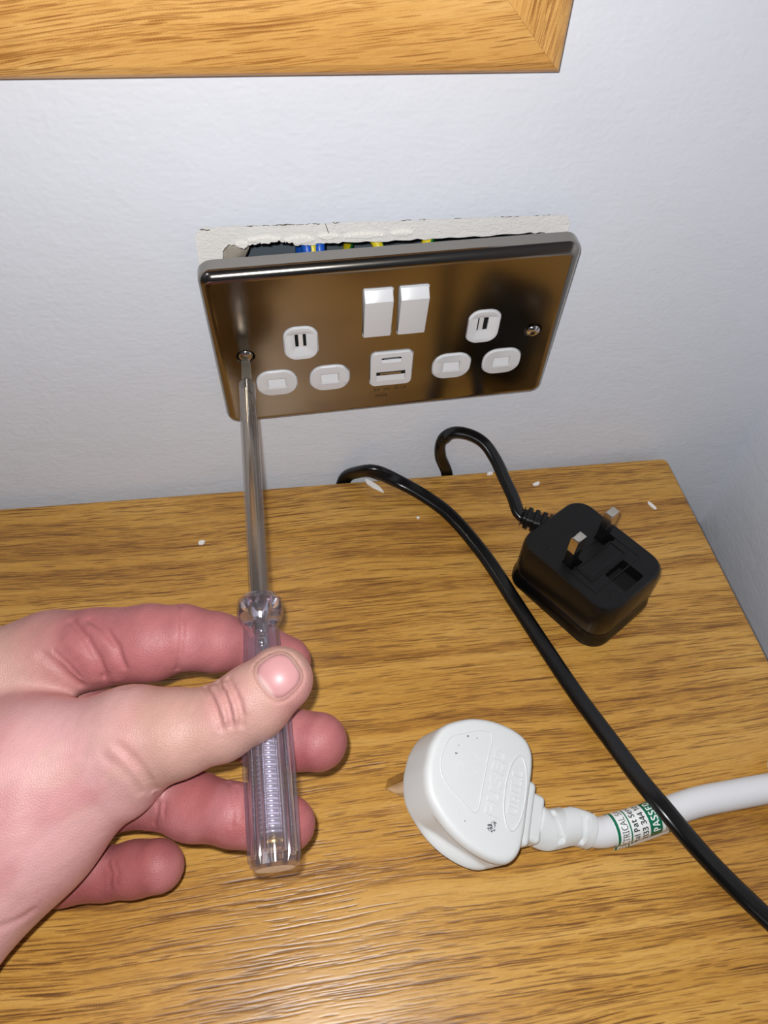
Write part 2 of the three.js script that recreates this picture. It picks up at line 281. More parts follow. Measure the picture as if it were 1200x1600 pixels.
// ---------------------------------------------------------------- back box and wires in the wall
{
  const x0 = -0.0205, x1 = 0.1145, y0 = 0.0615, y1 = 0.1385, zf = -0.0125, zb = -0.047, w = 0.0012;
  const t = thing('back_box', 'grey metal back box sunk in the wall behind the socket', 'box', V((x0 + x1) / 2, y0, zf));
  const b = (...a) => moved(boxAt(...a), -(x0 + x1) / 2, -y0, -zf);
  part('shell', join(b(x0, x1, y0, y1, zb, zb + w), b(x0, x1, y0, y0 + w, zb, zf), b(x0, x1, y1 - w, y1, zb, zf), b(x0, x0 + w, y0, y1, zb, zf), b(x1 - w, x1, y0, y1, zb, zf)), M.galv, t);
  part('fixing_lug', b(x0 + w, x0 + 0.009, 0.094, 0.106, zf - 0.002, zf), M.galv, t);
}
const wire = (pts, r, mat, label, stripe) => {
  const c = curve(pts.map((p) => V(...p)));
  const t = thing('wire', label, 'wire', V(0, 0, 0), 'wires behind the loosened socket');
  part('insulation', sweep(c, () => circle(r, 10), 40, V(0.3, 1, 0.2)), mat, t);
  if (stripe) part('stripe', sweep(c, () => { const o = []; for (let i = 0; i <= 6; i++) { const a = 2.0 + i * 0.28; o.push([Math.cos(a) * r * 1.03, Math.sin(a) * r * 1.03]); } for (let i = 6; i >= 0; i--) { const a = 2.0 + i * 0.28; o.push([Math.cos(a) * r * 0.9, Math.sin(a) * r * 0.9]); } return o; }, 40, V(0.3, 1, 0.2)), stripe, t);
};
wire([[0.012, 0.070, -0.035], [0.0125, 0.105, -0.028], [0.0130, 0.128, -0.020], [0.0140, 0.1325, -0.012], [0.0145, 0.129, -0.005], [0.015, 0.118, -0.0035]], 0.0022, M.blueWire, 'left blue wire in the gap above the steel plate');
wire([[0.021, 0.070, -0.036], [0.0205, 0.105, -0.028], [0.0200, 0.128, -0.020], [0.0196, 0.1325, -0.012], [0.0195, 0.129, -0.005], [0.019, 0.118, -0.0035]], 0.0022, M.blueWire, 'right blue wire in the gap above the steel plate');
wire([[0.016, 0.070, -0.030], [0.0165, 0.110, -0.024], [0.0168, 0.1315, -0.0145], [0.0168, 0.1300, -0.0060], [0.017, 0.118, -0.003]], 0.0019, M.yellowWire, 'yellow and green wire between the two blue wires', M.greenWire);
wire([[0.030, 0.070, -0.036], [0.0335, 0.112, -0.031], [0.0355, 0.1300, -0.020], [0.0400, 0.1325, -0.011], [0.044, 0.127, -0.004], [0.045, 0.118, -0.003]], 0.0022, M.yellowWire, 'green and yellow wire in the gap left of the two switches', M.greenWire);
wire([[0.072, 0.070, -0.036], [0.070, 0.112, -0.029], [0.0675, 0.1310, -0.0165], [0.0650, 0.1318, -0.009], [0.062, 0.127, -0.004], [0.061, 0.118, -0.003]], 0.0023, M.yellowWire, 'rightmost yellow wire in the gap, above the right switch', M.greenWire);

// ---------------------------------------------------------------- the double socket
const font = await new FontLoader().loadAsync('fonts/droid/droid_sans_bold.typeface.json');
const serif = await new FontLoader().loadAsync('fonts/droid/droid_serif_bold.typeface.json');
const plain = await new FontLoader().loadAsync('fonts/droid/droid_sans_regular.typeface.json');
const text = (s, size, depth, f = font) => { const g = new TextGeometry(s, { font: f, size, depth, curveSegments: 4, bevelEnabled: false }); g.computeBoundingBox(); const b = g.boundingBox; g.translate(-(b.min.x + b.max.x) / 2, -(b.min.y + b.max.y) / 2, 0); return g; };
const SOCKET = new THREE.Group();
{
  const t = SOCKET; t.name = 'double_socket'; scene.add(t);
  tag(t, 'brushed steel double wall socket with white inserts, tilted out of the wall', 'socket');
  t.position.set(0.047, 0.0973, 0.0151); t.rotation.set(0.1252, 0.0269, 0.0257, 'XYZ');
  const mm = 0.001, W = 0.147, H = 0.086, R = 0.0056, r = 0.0042, zs = -0.0030, zf = zs + r;
  const E = [[-37.7, 5], [38.6, 5]], LN = [[-49.3, -17.2], [-26.5, -17.2], [27.3, -17.2], [50, -17.2]], SC = [[-60.6, 0], [61.2, 0]];
  const holes = [];
  for (const [x, y] of E) holes.push(rr(14.2 * mm, 18.4 * mm, 5.2 * mm, 6, x * mm, y * mm));
  for (const [x, y] of LN) holes.push(rr(17.6 * mm, 15.4 * mm, 6.2 * mm, 6, x * mm, y * mm));
  for (const x of [-6.5, 7.7]) holes.push(rr(12.1 * mm, 25.2 * mm, 0.8 * mm, 3, x * mm, 17.8 * mm));
  holes.push(rr(19 * mm, 20.9 * mm, 2.7 * mm, 6, 0.3 * mm, -14.9 * mm));
  const dish = (x, y, ra, z) => circle(ra * mm, 28).map((p) => V(p[0] + x * mm, p[1] + y * mm, z));
  for (const [x, y] of SC) holes.push(circle(3.9 * mm, 28).map((p) => [p[0] + x * mm, p[1] + y * mm]));
  const face = new THREE.ShapeGeometry(shapeOf(rr(W - 2 * r - 0.0003, H - 2 * r - 0.0003, R - r, 8), holes)); face.translate(0, 0, zf);
  const rings = [ringZ(rr(W - 0.0012, H - 0.0012, R, 8), -0.0071), ringZ(rr(W - 0.0003, H - 0.0003, R, 8), -0.0073), ringZ(rr(W, H, R, 8), -0.0069)];
  for (let i = 0; i <= 8; i++) { const a = i / 8 * Math.PI / 2, q = r * (1 - Math.cos(a)); rings.push(ringZ(rr(W - 2 * q, H - 2 * q, Math.max(R - q, 0.0002), 8), zs + r * Math.sin(a))); }
  rings.push(ringZ(rr(W - 2 * r - 0.0003, H - 2 * r - 0.0003, R - r, 8), zf));
  const dishes = SC.map(([x, y]) => loft([dish(x, y, 3.9, zf), dish(x, y, 3.75, zf - 0.0002), dish(x, y, 3.5, zf - 0.0010), dish(x, y, 3.1, zf - 0.0016), dish(x, y, 1.9, zf - 0.0018)], { capB: true }));
  const planar = (g) => metricUV(clean(g), (x, y) => [x + 0.1, y + 0.1]);
  part('face_plate', mergeGeometries([planar(face), planar(loft(rings)), ...dishes.map(planar)]), M.steel, t, 'brushed stainless steel plate with rolled edge');
  part('rear_body', bx(0.120, 0.056, 0.017, 0.001, -0.002, -0.0098, 0.003), M.whitePlastic, t);
  // a white insert: rounded rim, funnel and walls of the pin hole
  const insert = (x, y, w, h, rad, hw, hh, fun, depth) => {
    const o = (a, b, ra, z) => ringZ(rr(a * mm, b * mm, ra * mm, 6, x * mm, y * mm), zf + z * mm);
    return loft([o(w, h, rad, -2.6), o(w, h, rad, 0.35), o(w - 0.25, h - 0.25, rad - 0.1, 0.68), o(w - 0.9, h - 0.9, rad - 0.4, 0.85), o(hw + fun * 2 + 0.8, hh + fun * 2 + 0.8, 0.9 + fun * 0.6, 0.8), o(hw + fun * 2, hh + fun * 2, 0.6 + fun * 0.5, 0.55), o(hw, hh, 0.25, 0.55 - Math.max(0.25, fun * 0.6)), o(hw, hh, 0.25, -depth)], { crease: 0.75 });
  };
  for (const [x, y] of E) {
    const m = part('earth_insert', insert(x, y, 13.6, 17.8, 5, 4.6, 7.6, 2.6, 7), M.whitePlastic, t);
    part('contact', bx(1.9 * mm, 7.2 * mm, 0.4 * mm, (x + (x < 0 ? 0.05 : -0.65)) * mm, y * mm, zf - 1.5 * mm, 0.1 * mm), std({ color: 0xe8e9ea, metalness: 0.3, roughness: 0.35 }), m);
    part('slot', bx(4.8 * mm, 7.8 * mm, 0.4 * mm, x * mm, y * mm, zf - 2.1 * mm, 0.1 * mm), M.dark, m);
  }
  for (const [x, y] of LN) {
    const m = part('pin_insert', insert(x, y, 17, 14.8, 6, 7.4, 4.9, 0.35, 3), M.whitePlastic, t);
    part('shutter', moved(bx(7.3 * mm, 6 * mm, 0.6 * mm, 0, 0, 0, 0.1 * mm), x * mm, (y + 0.1) * mm, zf - 1.1 * mm, -0.42), M.whitePlastic, m);
  }
  for (const x of [-6.5, 7.7]) {    // rocker, pressed at the foot, peak towards the top
    const s = new THREE.Shape(); s.moveTo(-11.9 * mm, -3 * mm); s.lineTo(-11.9 * mm, 0.7 * mm); s.lineTo(8.7 * mm, 3.6 * mm); s.lineTo(11.9 * mm, 0.7 * mm); s.lineTo(11.9 * mm, -3 * mm); s.closePath();
    const g = new THREE.ExtrudeGeometry(s, { depth: 10.5 * mm, bevelEnabled: true, bevelSize: 0.32 * mm, bevelThickness: 0.4 * mm, bevelSegments: 3 });
    g.translate(0, 0, -5.25 * mm); const rm = new THREE.Matrix4().makeBasis(V(0, 1, 0), V(0, 0, 1), V(1, 0, 0)); g.applyMatrix4(rm); g.translate(x * mm, 17.8 * mm, zf);
    part('rocker_switch', toCreasedNormals(g, 0.5), M.whitePlastic, t);
  }
  { // USB module with a small port over a large one
    const cx = 0.3, cy = -14.9, hC = rr(9.6 * mm, 3.4 * mm, 1.6 * mm, 5, 0.2 * mm, (cy + 5.9) * mm), hA = rr(13.4 * mm, 5.8 * mm, 0.5 * mm, 5, 0.2 * mm, (cy - 4.0) * mm);
    const g = new THREE.ExtrudeGeometry(shapeOf(rr(17.6 * mm, 19.5 * mm, 2.2 * mm, 6, cx * mm, cy * mm), [hC, hA]), { depth: 2.4 * mm, bevelEnabled: true, bevelSize: 0.35 * mm, bevelThickness: 0.35 * mm, bevelSegments: 3 }); g.translate(0, 0, zf - 1.75 * mm);
    const m = part('usb_module', toCreasedNormals(g, 0.5), M.whitePlastic, t);
    for (const [w, top, bot, slot] of [[8.8, cy + 7.6, cy + 4.2, 1.9], [12.6, cy - 1.1, cy - 6.9, 2.9]]) {
      part('usb_port', bx((w + 0.6) * mm, (top - bot) * mm, 0.3 * mm, 0.2 * mm, (top + bot) / 2 * mm, zf + 0.2 * mm, 0.1 * mm), M.dark, m, w > 10 ? 'dark slot of the wide port' : 'dark slot of the narrow port');
      part('tongue', bx(w * 0.74 * mm, slot * 0.3 * mm, 0.5 * mm, 0.2 * mm, (top - slot * 0.62) * mm, zf + 0.3 * mm, 0.08 * mm), w > 10 ? M.nickel : M.galv, m);
      const y0 = top - slot, c = new THREE.Shape([[y0, 0.36], [bot + 0.05, 0.95], [bot + 0.05, -0.2], [y0, -0.2]].map(([a, b]) => new THREE.Vector2(a * mm, b * mm))), g2 = new THREE.ExtrudeGeometry(c, { depth: w * mm, bevelEnabled: false });
      g2.translate(0, 0, -w / 2 * mm); g2.applyMatrix4(new THREE.Matrix4().makeBasis(V(0, 1, 0), V(0, 0, 1), V(1, 0, 0))); g2.translate(0.2 * mm, 0, zf);
      part('chute', g2, M.whitePlastic, m);
    }
  }
  const ink = std({ color: 0x2c261f, roughness: 0.6 });
  part('rating_text', join(moved(text('5V', 2.0 * mm, 0.04 * mm, plain), -5.6 * mm, -28.3 * mm, zf), bx(3 * mm, 0.25 * mm, 0.04 * mm, -1 * mm, -27.9 * mm, zf + 0.02 * mm, 0.01 * mm), bx(0.8 * mm, 0.25 * mm, 0.04 * mm, -2.1 * mm, -28.7 * mm, zf + 0.02 * mm, 0.01 * mm), bx(0.8 * mm, 0.25 * mm, 0.04 * mm, -1 * mm, -28.7 * mm, zf + 0.02 * mm, 0.01 * mm), bx(0.8 * mm, 0.25 * mm, 0.04 * mm, 0.1 * mm, -28.7 * mm, zf + 0.02 * mm, 0.01 * mm), moved(text('3.1A', 2.0 * mm, 0.04 * mm, plain), 5.2 * mm, -28.3 * mm, zf), moved(text('MAX', 2.0 * mm, 0.04 * mm, plain), -3.4 * mm, -32.4 * mm, zf)), ink, t);
  // screws
  const evaluator = new Evaluator(); evaluator.attributes = ['position', 'normal', 'uv'];
  const screw = (x, y, z, turn) => {
    const head = new Brush(clean(new THREE.LatheGeometry([[0, -1.2], [1.6, -1.2], [2.9, -0.2], [3.05, 0.15], [2.7, 0.75], [1.7, 1.25], [0.7, 1.42], [0, 1.45]].map((p) => new THREE.Vector2(p[0] * mm, p[1] * mm)), 28)), M.chrome);
    const cut = new Brush(clean(new THREE.BoxGeometry(8 * mm, 2 * mm, 0.85 * mm)), M.chrome); cut.position.set(0, 1.35 * mm, 0); cut.rotation.y = turn; cut.updateMatrixWorld(); head.updateMatrixWorld();
    const g = evaluator.evaluate(head, cut, SUBTRACTION).geometry; g.rotateX(Math.PI / 2); g.translate(x * mm, y * mm, zf + z * mm);
    part('screw', g, M.chrome, t);
  };
  screw(SC[0][0], SC[0][1] - 0.2, -1.0, 0.1); screw(SC[1][0], SC[1][1] - 0.3, 0.1, 0.9);
}

// ---------------------------------------------------------------- mains tester screwdriver
const TIP = V(-0.0138, 0.0927, 0.0162), AXIS = V(0.0059, -0.1188, 0.9929).normalize();
{
  const t = thing('screwdriver', 'clear handled mains tester screwdriver turning the left socket screw', 'screwdriver', TIP);
  const toEye = EYE.clone().sub(TIP); const z = toEye.addScaledVector(AXIS, -toEye.dot(AXIS)).normalize(), x = AXIS.clone().cross(z).normalize();
  t.quaternion.setFromRotationMatrix(new THREE.Matrix4().makeBasis(x, AXIS, z));
  const mm = 0.001, lathe = (p, n = 32) => new THREE.LatheGeometry(p.map(([a, b]) => new THREE.Vector2(a * mm, b * mm)), n);
  const ring = (w, d, y, rad) => rr(w * mm, d * mm, rad * mm, 5).map((p) => V(p[0], y * mm, -p[1]));
  part('blade', loft([ring(3.5, 0.7, -0.6, 0.15), ring(3.7, 1.1, 3, 0.2), ring(4.0, 2.2, 9, 0.5), ring(4.3, 4.2, 15, 2), ring(4.4, 4.4, 19, 2.19)], { capA: true, crease: 0.7 }), M.bladeSteel, t, 'worn flat blade');
  part('shaft', moved(lathe([[0, 17], [2.2, 17], [2.2, 122], [0, 122]], 36), 0.0005, 0, 0), M.rod, t, 'steel rod');
  part('sleeve', lathe([[2.75, 13.2], [3.15, 13.2], [3.25, 13.6], [3.2, 30.4], [3.4, 31.2], [3.5, 33], [3.5, 111], [2.75, 111], [2.75, 13.2]], 40), M.sleeve, t, 'cloudy plastic sleeve');
  // clear handle: fluted, flared collar, round bore
  const RS = [[110.0, 4.2, 0], [110.3, 6.6, 0], [111.5, 7.5, 0], [115.5, 7.7, 0], [118, 7.0, 0], [119.8, 5.9, 0.1], [121.5, 5.7, 0.5], [128, 5.8, 1], [140, 6.6, 1], [152, 7.3, 1], [166, 7.55, 1], [186, 7.3, 1], [191.5, 7.2, 0.9], [193.6, 6.7, 0.6], [194.5, 5.6, 0.2]];
  const NH = 96, rings = RS.map(([y, r, f]) => Array.from({ length: NH }, (_, i) => { const a = i / NH * 2 * Math.PI, c = Math.cos(8 * a + 0.4), rad = r * (1 + f * 0.05 * Math.sign(c) * Math.pow(Math.abs(c), 0.45)); return V(Math.cos(a) * rad * mm, y * mm, -Math.sin(a) * rad * mm); }));
  const bore = [[189.5, 0.05], [189.5, 4.2], [150, 4.2], [134, 4.2], [131, 2.6], [124, 2.4], [119, 2.4], [110.0, 2.4]].map(([y, r]) => Array.from({ length: NH }, (_, i) => { const a = -i / NH * 2 * Math.PI; return V(Math.cos(a) * r * mm, y * mm, -Math.sin(a) * r * mm); }));
  // outer skin upwards to the end face, then the bore back down, closed at the mouth
  const skin = loft([...rings], { capB: true, crease: 0.5 });
  const inner = loft(bore.slice().map((r) => r), { crease: 0.5 });
  const mouth = loft([Array.from({ length: NH }, (_, i) => { const a = i / NH * 2 * Math.PI; return V(Math.cos(a) * 2.4 * mm, 110 * mm, -Math.sin(a) * 2.4 * mm); }), rings[0]], { crease: 0.5 });
  part('handle', join(skin, mouth), M.clear, t, 'clear plastic handle'); part('bore', inner, M.clearBore, t);
  part('collar', lathe([[2.7, 110.8], [4.5, 110.8], [6.2, 111.4], [7.1, 112.4], [7.2, 115.2], [6.6, 117.2], [5.4, 118.6], [2.7, 118.6], [2.7, 110.8]], 48), M.solidClear, t, 'thick clear collar');
  for (let k = 0; k < 8; k++) { const a = k / 8 * 2 * Math.PI + 0.32; part('rib', sweep(new THREE.LineCurve3(V(Math.cos(a) * 5.85 * mm, 139 * mm, -Math.sin(a) * 5.85 * mm), V(Math.cos(a) * 6.2 * mm, 190.8 * mm, -Math.sin(a) * 6.2 * mm)), () => circle(0.72 * mm, 12), 2, V(0, 0.3, 1)), M.solidClear, t); }
  part('terminal', lathe([[0, 121.5], [1.7, 121.5], [1.7, 122.5], [0.9, 123], [1.9, 124.6], [2.05, 126], [1.6, 127.3], [0.8, 128], [0.75, 133], [1.6, 134], [1.6, 136], [0, 136]], 24), M.chrome, t);
  part('neon_bulb', lathe([[0, 136.2], [2.2, 136.6], [2.4, 138], [2.4, 146], [1.6, 148], [0, 148.6]], 20), M.nickel, t);
  const helix = new THREE.CatmullRomCurve3(Array.from({ length: 360 }, (_, i) => { const s = i / 359, a = s * 2 * Math.PI * 26; return V(Math.cos(a) * 3.3 * mm, mix(150, 186, s) * mm, Math.sin(a) * 3.3 * mm); }));
  part('spring', new THREE.TubeGeometry(helix, 700, 0.55 * mm, 6), M.springSteel, t);
  part('resistor', lathe([[0, 149], [2.6, 149.4], [3.0, 150], [3.0, 183], [2.6, 184], [0, 184]], 24), M.ceramic, t);
  part('end_cap', lathe([[0, 186.2], [3.5, 186.2], [3.6, 187.2], [3.6, 188.6], [2.2, 189.2], [0, 189.3]], 24), M.brass, t, 'brass end contact');
}

// ---------------------------------------------------------------- black adapter with two pins
const AD = V(0.1312, 0, 0.0837);
let ADAPTER;
{
  const t = thing('plug_adapter', 'black plug adapter on the desk, two metal pins up, its lead looping behind', 'plug', AD);
  ADAPTER = t; t.rotation.y = -Math.PI * 57.5 / 180;           // local x along the long side, away from its lead; local z across
  const mm = 0.001, pts = (w, d, r, n = 8) => rr(w * mm, d * mm, r * mm, n);
  const lay = (p, y) => p.map((q) => V(q[0], y * mm, -q[1]));
  part('body', loft([lay(pts(52, 42, 8), 9.0), lay(pts(53, 43, 8.5), 9.5), lay(pts(53.5, 43.5, 9), 11.5), lay(pts(53, 43, 9), 25.2), lay(pts(52.4, 42.4, 8.8), 26.9), lay(pts(51.2, 41.2, 8.2), 27.8), lay(pts(50, 40, 8), 28)], { capA: true, crease: 0.6 }), M.blackPlastic, t);
  part('base', loft([lay(pts(52, 42, 8), 0.1), lay(pts(55, 45, 9.5), 0.6), lay(pts(55.4, 45.4, 10), 2.6), lay(pts(55, 45, 10), 4.8), lay(pts(53.5, 43.5, 9), 6.2), lay(pts(53.2, 43.2, 9), 8.2), lay(pts(52, 42, 8), 8.9)], { capA: true, capB: true, crease: 0.6 }), M.blackPlastic, t);
  // top deck with the slots the pins fold into and the earth recess
  const hole = (x, z, w, d, r) => rr(w * mm, d * mm, r * mm, 4, x * mm, z * mm);
  const PX = -3.6, slots = [[PX + 1.4, -10.9, 7, 7.4], [PX + 1.4, 10.9, 7, 7.4], [16.6, -1.5, 11.5, 13]];
  const deck = new THREE.ExtrudeGeometry(shapeOf(pts(50.2, 40.2, 8), slots.map(([x, z, w, d]) => hole(x, -z, w, d, 0.8))), { depth: 7 * mm, bevelEnabled: false }); deck.rotateX(-Math.PI / 2); deck.translate(0, 21.05 * mm, 0);
  part('deck', deck, M.blackMatt, t);
  const fl = slots.map(([x, z, w, d]) => bx(w * mm, 0.6 * mm, d * mm, x * mm, 21.6 * mm, z * mm, 0.1 * mm)); part('slot_floor', join(fl), M.dark, t);
  const frame = (x, z, w, d, b, h) => { const g = new THREE.ExtrudeGeometry(shapeOf(rr(w * mm, d * mm, 0.8 * mm, 3, x * mm, -z * mm), [rr((w - 2 * b) * mm, (d - 2 * b) * mm, 0.5 * mm, 3, x * mm, -z * mm)]), { depth: h * mm, bevelEnabled: false }); g.rotateX(-Math.PI / 2); g.translate(0, 28.04 * mm, 0); return g; };
  part('raised_panel', join(frame(5.4, 0.3, 9.5, 24, 0.7, 0.35), frame(5.4, 0.3, 19, 31, 0.5, 0.2), bx(7 * mm, 0.3 * mm, 21 * mm, 5.4 * mm, 28.1 * mm, 0.3 * mm, 0.1 * mm)), M.blackMatt, t);
  for (const z of [-11.1, 11.1]) part('pin', (loft([rr(4, 6.2, 0.3), rr(4, 6.2, 0.3), rr(3.6, 5.8, 0.3), rr(2.8, 5, 0.3)].map((q, i) => q.map((p) => V((PX + p[0]) * mm, [37, 44.2, 45, 45.3][i] * mm, (z + p[1]) * mm))).map((q) => q.reverse()), { capB: true, crease: 0.5 })), M.nickel, t, 'metal tip of an upright pin'), part('pin_sleeve', loft([22, 37.4].map((y) => rr(3.7 * mm, 5.9 * mm, 0.3 * mm).map((p) => V(PX * mm + p[0], y * mm, z * mm + p[1]))).map((q) => q.reverse()), { capB: true, crease: 0.5 }), M.blackMatt, t);
  const ringEmb = new THREE.TorusGeometry(2.6 * mm, 0.16 * mm, 6, 28); ringEmb.rotateX(Math.PI / 2); part('moulded_mark', moved(ringEmb, 21 * mm, 28.05 * mm, 9.5 * mm), M.blackMatt, t); part('moulded_mark', moved(new THREE.TorusGeometry(1.4 * mm, 0.14 * mm, 6, 20).rotateX(Math.PI / 2), -16 * mm, 28.05 * mm, 14 * mm), M.blackMatt, t);
  // strain relief: a run of collars at the lead end
  const collar = (q) => { const k = q * 4 % 1, big = k < 0.55 ? 1 : 0.76; return mix(10.4, 9.2, q) * big; };
  part('strain_relief', toCreasedNormals(sweep(new THREE.LineCurve3(V(-25, 20.5, -2.2).multiplyScalar(mm), V(-37, 22.4, 4.8).multiplyScalar(mm)), (q) => rr(collar(q) * mm, collar(q) * 0.86 * mm, 2.4 * mm, 5), 64), 0.6), M.blackMatt, t);
}
{ // its lead, looping up and down behind the desk
  const q = new THREE.Euler(0, -Math.PI * 57.5 / 180, 0), a = V(-0.0362, 0.0223, 0.0044).applyEuler(q).add(AD), b = V(-0.0382, 0.0227, 0.0054).applyEuler(q).add(AD);
  const c = curve([a, b, onZ(801, 776, 0.0455), onZ(787, 746, 0.0350), onZ(773, 716, 0.0245), onZ(755, 691, 0.0168), onZ(731, 678, 0.0115), onZ(707, 676, 0.0085), onZ(690, 690, 0.0058), onZ(688, 712, 0.0038), onZ(698, 739, 0.0028), V(onZ(706, 760, 0.0028).x, -0.03, 0.0028), V(onZ(706, 760, 0.0028).x + 0.02, -0.12, 0.0028)]);
  ADAPTER.attach(part('lead', sweep(c, () => stadium(0.0062, 0.0040, 6), 130, (s) => V(mix(0.25, 0, smooth(0.3, 0.5, s)), mix(1, 0.05, smooth(0.3, 0.46, s)), mix(0.3, 1, smooth(0.25, 0.45, s)))), M.cableBlack, null, 'black lead looping up behind the desk'));
}
{ // flat black lead running across the desk
  const pts = [V(onZ(520, 790, 0.0027).x - 0.01, -0.1, 0.0027), V(onZ(528, 770, 0.0027).x, -0.03, 0.0027), onZ(537, 752, 0.0026), V(0.0301, 0.0014, 0.0028), onZ(556, 738, 0.0062), onZ(583, 736, 0.0125), onY(622, 752, 0.0075), onY(660, 773, 0.0046), onY(700, 802, 0.0030), onY(757, 868, 0.0026), onY(805, 941, 0.0026), onY(855, 1017, 0.0026), onY(903, 1088, 0.0030), onY(955, 1158, 0.0058), onY(1003, 1222, 0.0115), onY(1040, 1266, 0.0139), onY(1078, 1312, 0.0118), onY(1120, 1358, 0.0062), onY(1160, 1398, 0.0034), onY(1215, 1450, 0.0027), onY(1300, 1530, 0.0026), onY(1400, 1640, 0.0026), V(0.194, 0.0032, 0.300), V(0.2045, 0.0052, 0.330), V(0.2125, 0.001, 0.352), V(0.2150, -0.03, 0.362), V(0.2165, -0.20, 0.37)];
  single('flat_lead', sweep(curve(pts), () => stadium(0.0072, 0.0044, 6), 260, (s) => V(smooth(0.62, 0.72, s) * 0.9, mix(0.05, 1, smooth(0.155, 0.21, s)), mix(1, 0.02, smooth(0.155, 0.21, s)))), M.cableBlack, 'flat black lead running across the desk over the white cord', 'cable');
}

// ---------------------------------------------------------------- white plug, its cord and the test label
{
  const mm = 0.001, a = V(Math.cos(0.384), 0, Math.sin(0.384)), tl = 26 * Math.PI / 180, n = V(0, Math.cos(tl), 0).addScaledVector(a, Math.sin(tl)), s = a.clone().multiplyScalar(Math.cos(tl)).addScaledVector(V(0, 1, 0), -Math.sin(tl));
  const w = n.clone().cross(s), O = onY(745, 1225, 0.036);
  const t = thing('mains_plug', 'white moulded plug with a thick white cord lying on the desk', 'plug', O);
  // local axes: x across (towards the wall), y towards the free end, z out of the cover
  t.quaternion.setFromRotationMatrix(new THREE.Matrix4().makeBasis(w, s.clone().negate(), n));
  const half = [[-19.9, 0], [-19.6, 5], [-16.6, 12.6], [-10, 18.3], [-3.8, 21.6], [4, 23.7], [13, 24], [18.3, 22.4], [21.2, 18.8], [22.2, 14], [22.4, 0]];
  const full = [...half, ...half.slice(1, -1).reverse().map(([p, q]) => [p, -q])].map(([p, q]) => V(q + 2.2, -p, 0));
  const oc = new THREE.CatmullRomCurve3(full, true, 'centripetal'), N = 120, out = Array.from({ length: N }, (_, i) => oc.getPointAt(i / N));
  const cx = 2.2, cy = -2, grip = (p, z) => { // finger scoops in the two long flanks
    const side = Math.abs(p.x - cx) / 24, along = (-p.y - 3) / 15, g = smooth(0.62, 0.9, side) * Math.pow(Math.max(0, 1 - along * along), 0.6) * smooth(-3.6, -5.2, z) * smooth(-17, -14.2, z); return 1 - 0.15 * g;
  };
  const lay = (k, z) => out.map((p) => { const f = k * grip(p, z); return V((cx + (p.x - cx) * f) * mm, (cy + (p.y - cy) * k) * mm, z * mm); });
  const rings = [lay(0.9, -18), lay(0.985, -17.8), lay(1.0, -17.2), lay(1.0, -16), lay(1, -15.2), lay(1, -14.4), lay(1, -13.4), lay(1, -12), lay(1, -10), lay(1, -8), lay(1, -6.4), lay(1, -5.4), lay(1, -4.9), lay(1.0, -4.4), lay(1.0, -3.9), lay(1, -3.4), lay(0.998, -2.6), lay(0.99, -1.7), lay(0.972, -0.75), lay(0.94, -0.2), lay(0.9, -0.03), lay(0.8, 0)].map((q) => q.map((p) => p));
  // the outline runs clockwise seen from the cover, so turn it
  part('body', loft(rings.map((q) => q.slice().reverse()), { capA: true, capB: true }), M.plugWhite, t);
  const T = (str, size, depth, f, len, y, xm) => { const g = text(str, size, depth, f); const b = g.boundingBox; g.scale(len / (b.max.x - b.min.x), 1, 1); g.translate(xm, y, -0.02 * mm); return g; };
  part('moulded_lettering', join(T('FUSED', 4.9 * mm, 0.42 * mm, font, 24.5 * mm, -7.6 * mm, 4.0 * mm), T('UBILL', 4.3 * mm, 0.42 * mm, serif, 17 * mm, -15.9 * mm, 3.3 * mm), T('13A', 2.6 * mm, 0.14 * mm, plain, 7 * mm, 7.6 * mm, 4.0 * mm), T('MAX', 2.2 * mm, 0.12 * mm, plain, 8 * mm, 1.4 * mm, 6 * mm)), M.plugWhite, t, 'raised letters FUSED and UBILL');
  const tube = (pts, r, closed) => new THREE.TubeGeometry(new THREE.CatmullRomCurve3(pts, closed, 'centripetal'), 120, r, 6, closed);
  const oval = Array.from({ length: 40 }, (_, i) => V((3.3 + 13.6 * Math.cos(i / 40 * 2 * Math.PI)) * mm, (-15.9 + 4.4 * Math.sin(i / 40 * 2 * Math.PI)) * mm, 0));
  const shield = [[11, 13.6], [6, 15.2], [0, 15.2], [-4, 13], [-8, 5.5], [-10.4, -0.5], [-9.6, -1.9], [0, -2.4], [10, -2.6], [18, -2.8], [19.2, -1.8], [18, 3.2], [14, 9.5]].map(([p, q]) => V((p + 0.6) * mm, q * mm, 0));
  part('moulded_outline', join(tube(oval, 0.32 * mm, true), tube(shield, 0.22 * mm, true)), M.plugWhite, t, 'raised oval and shield outline');
  const sc = rng(12), bits = [];
  for (let i = 0; i < 46; i++) { const far = i > 38, cxm = far ? [[8, 9], [14, 5], [-12, 4]][i % 3] : [-11.5, -8.5], r = (0.12 + sc() * 0.42) * mm; const n = 6, p = Array.from({ length: n }, (_, k) => { const an = k / n * 6.283, q = r * (0.5 + sc() * 0.7); return [q * Math.cos(an), q * Math.sin(an)]; }); const g = new THREE.ExtrudeGeometry(shapeOf(p), { depth: 0.02 * mm, bevelEnabled: false }); g.translate((cxm[0] + (sc() - 0.5) * (far ? 5 : 4.2)) * mm, (cxm[1] + (sc() - 0.5) * (far ? 4 : 3)) * mm, 0.002 * mm); bits.push(g); }
  const scuff = part('scuff_marks', join(bits), std({ color: 0x77757a, roughness: 0.9 }), t, 'dark scuffs on the cover'); scuff.userData.kind = 'stuff';
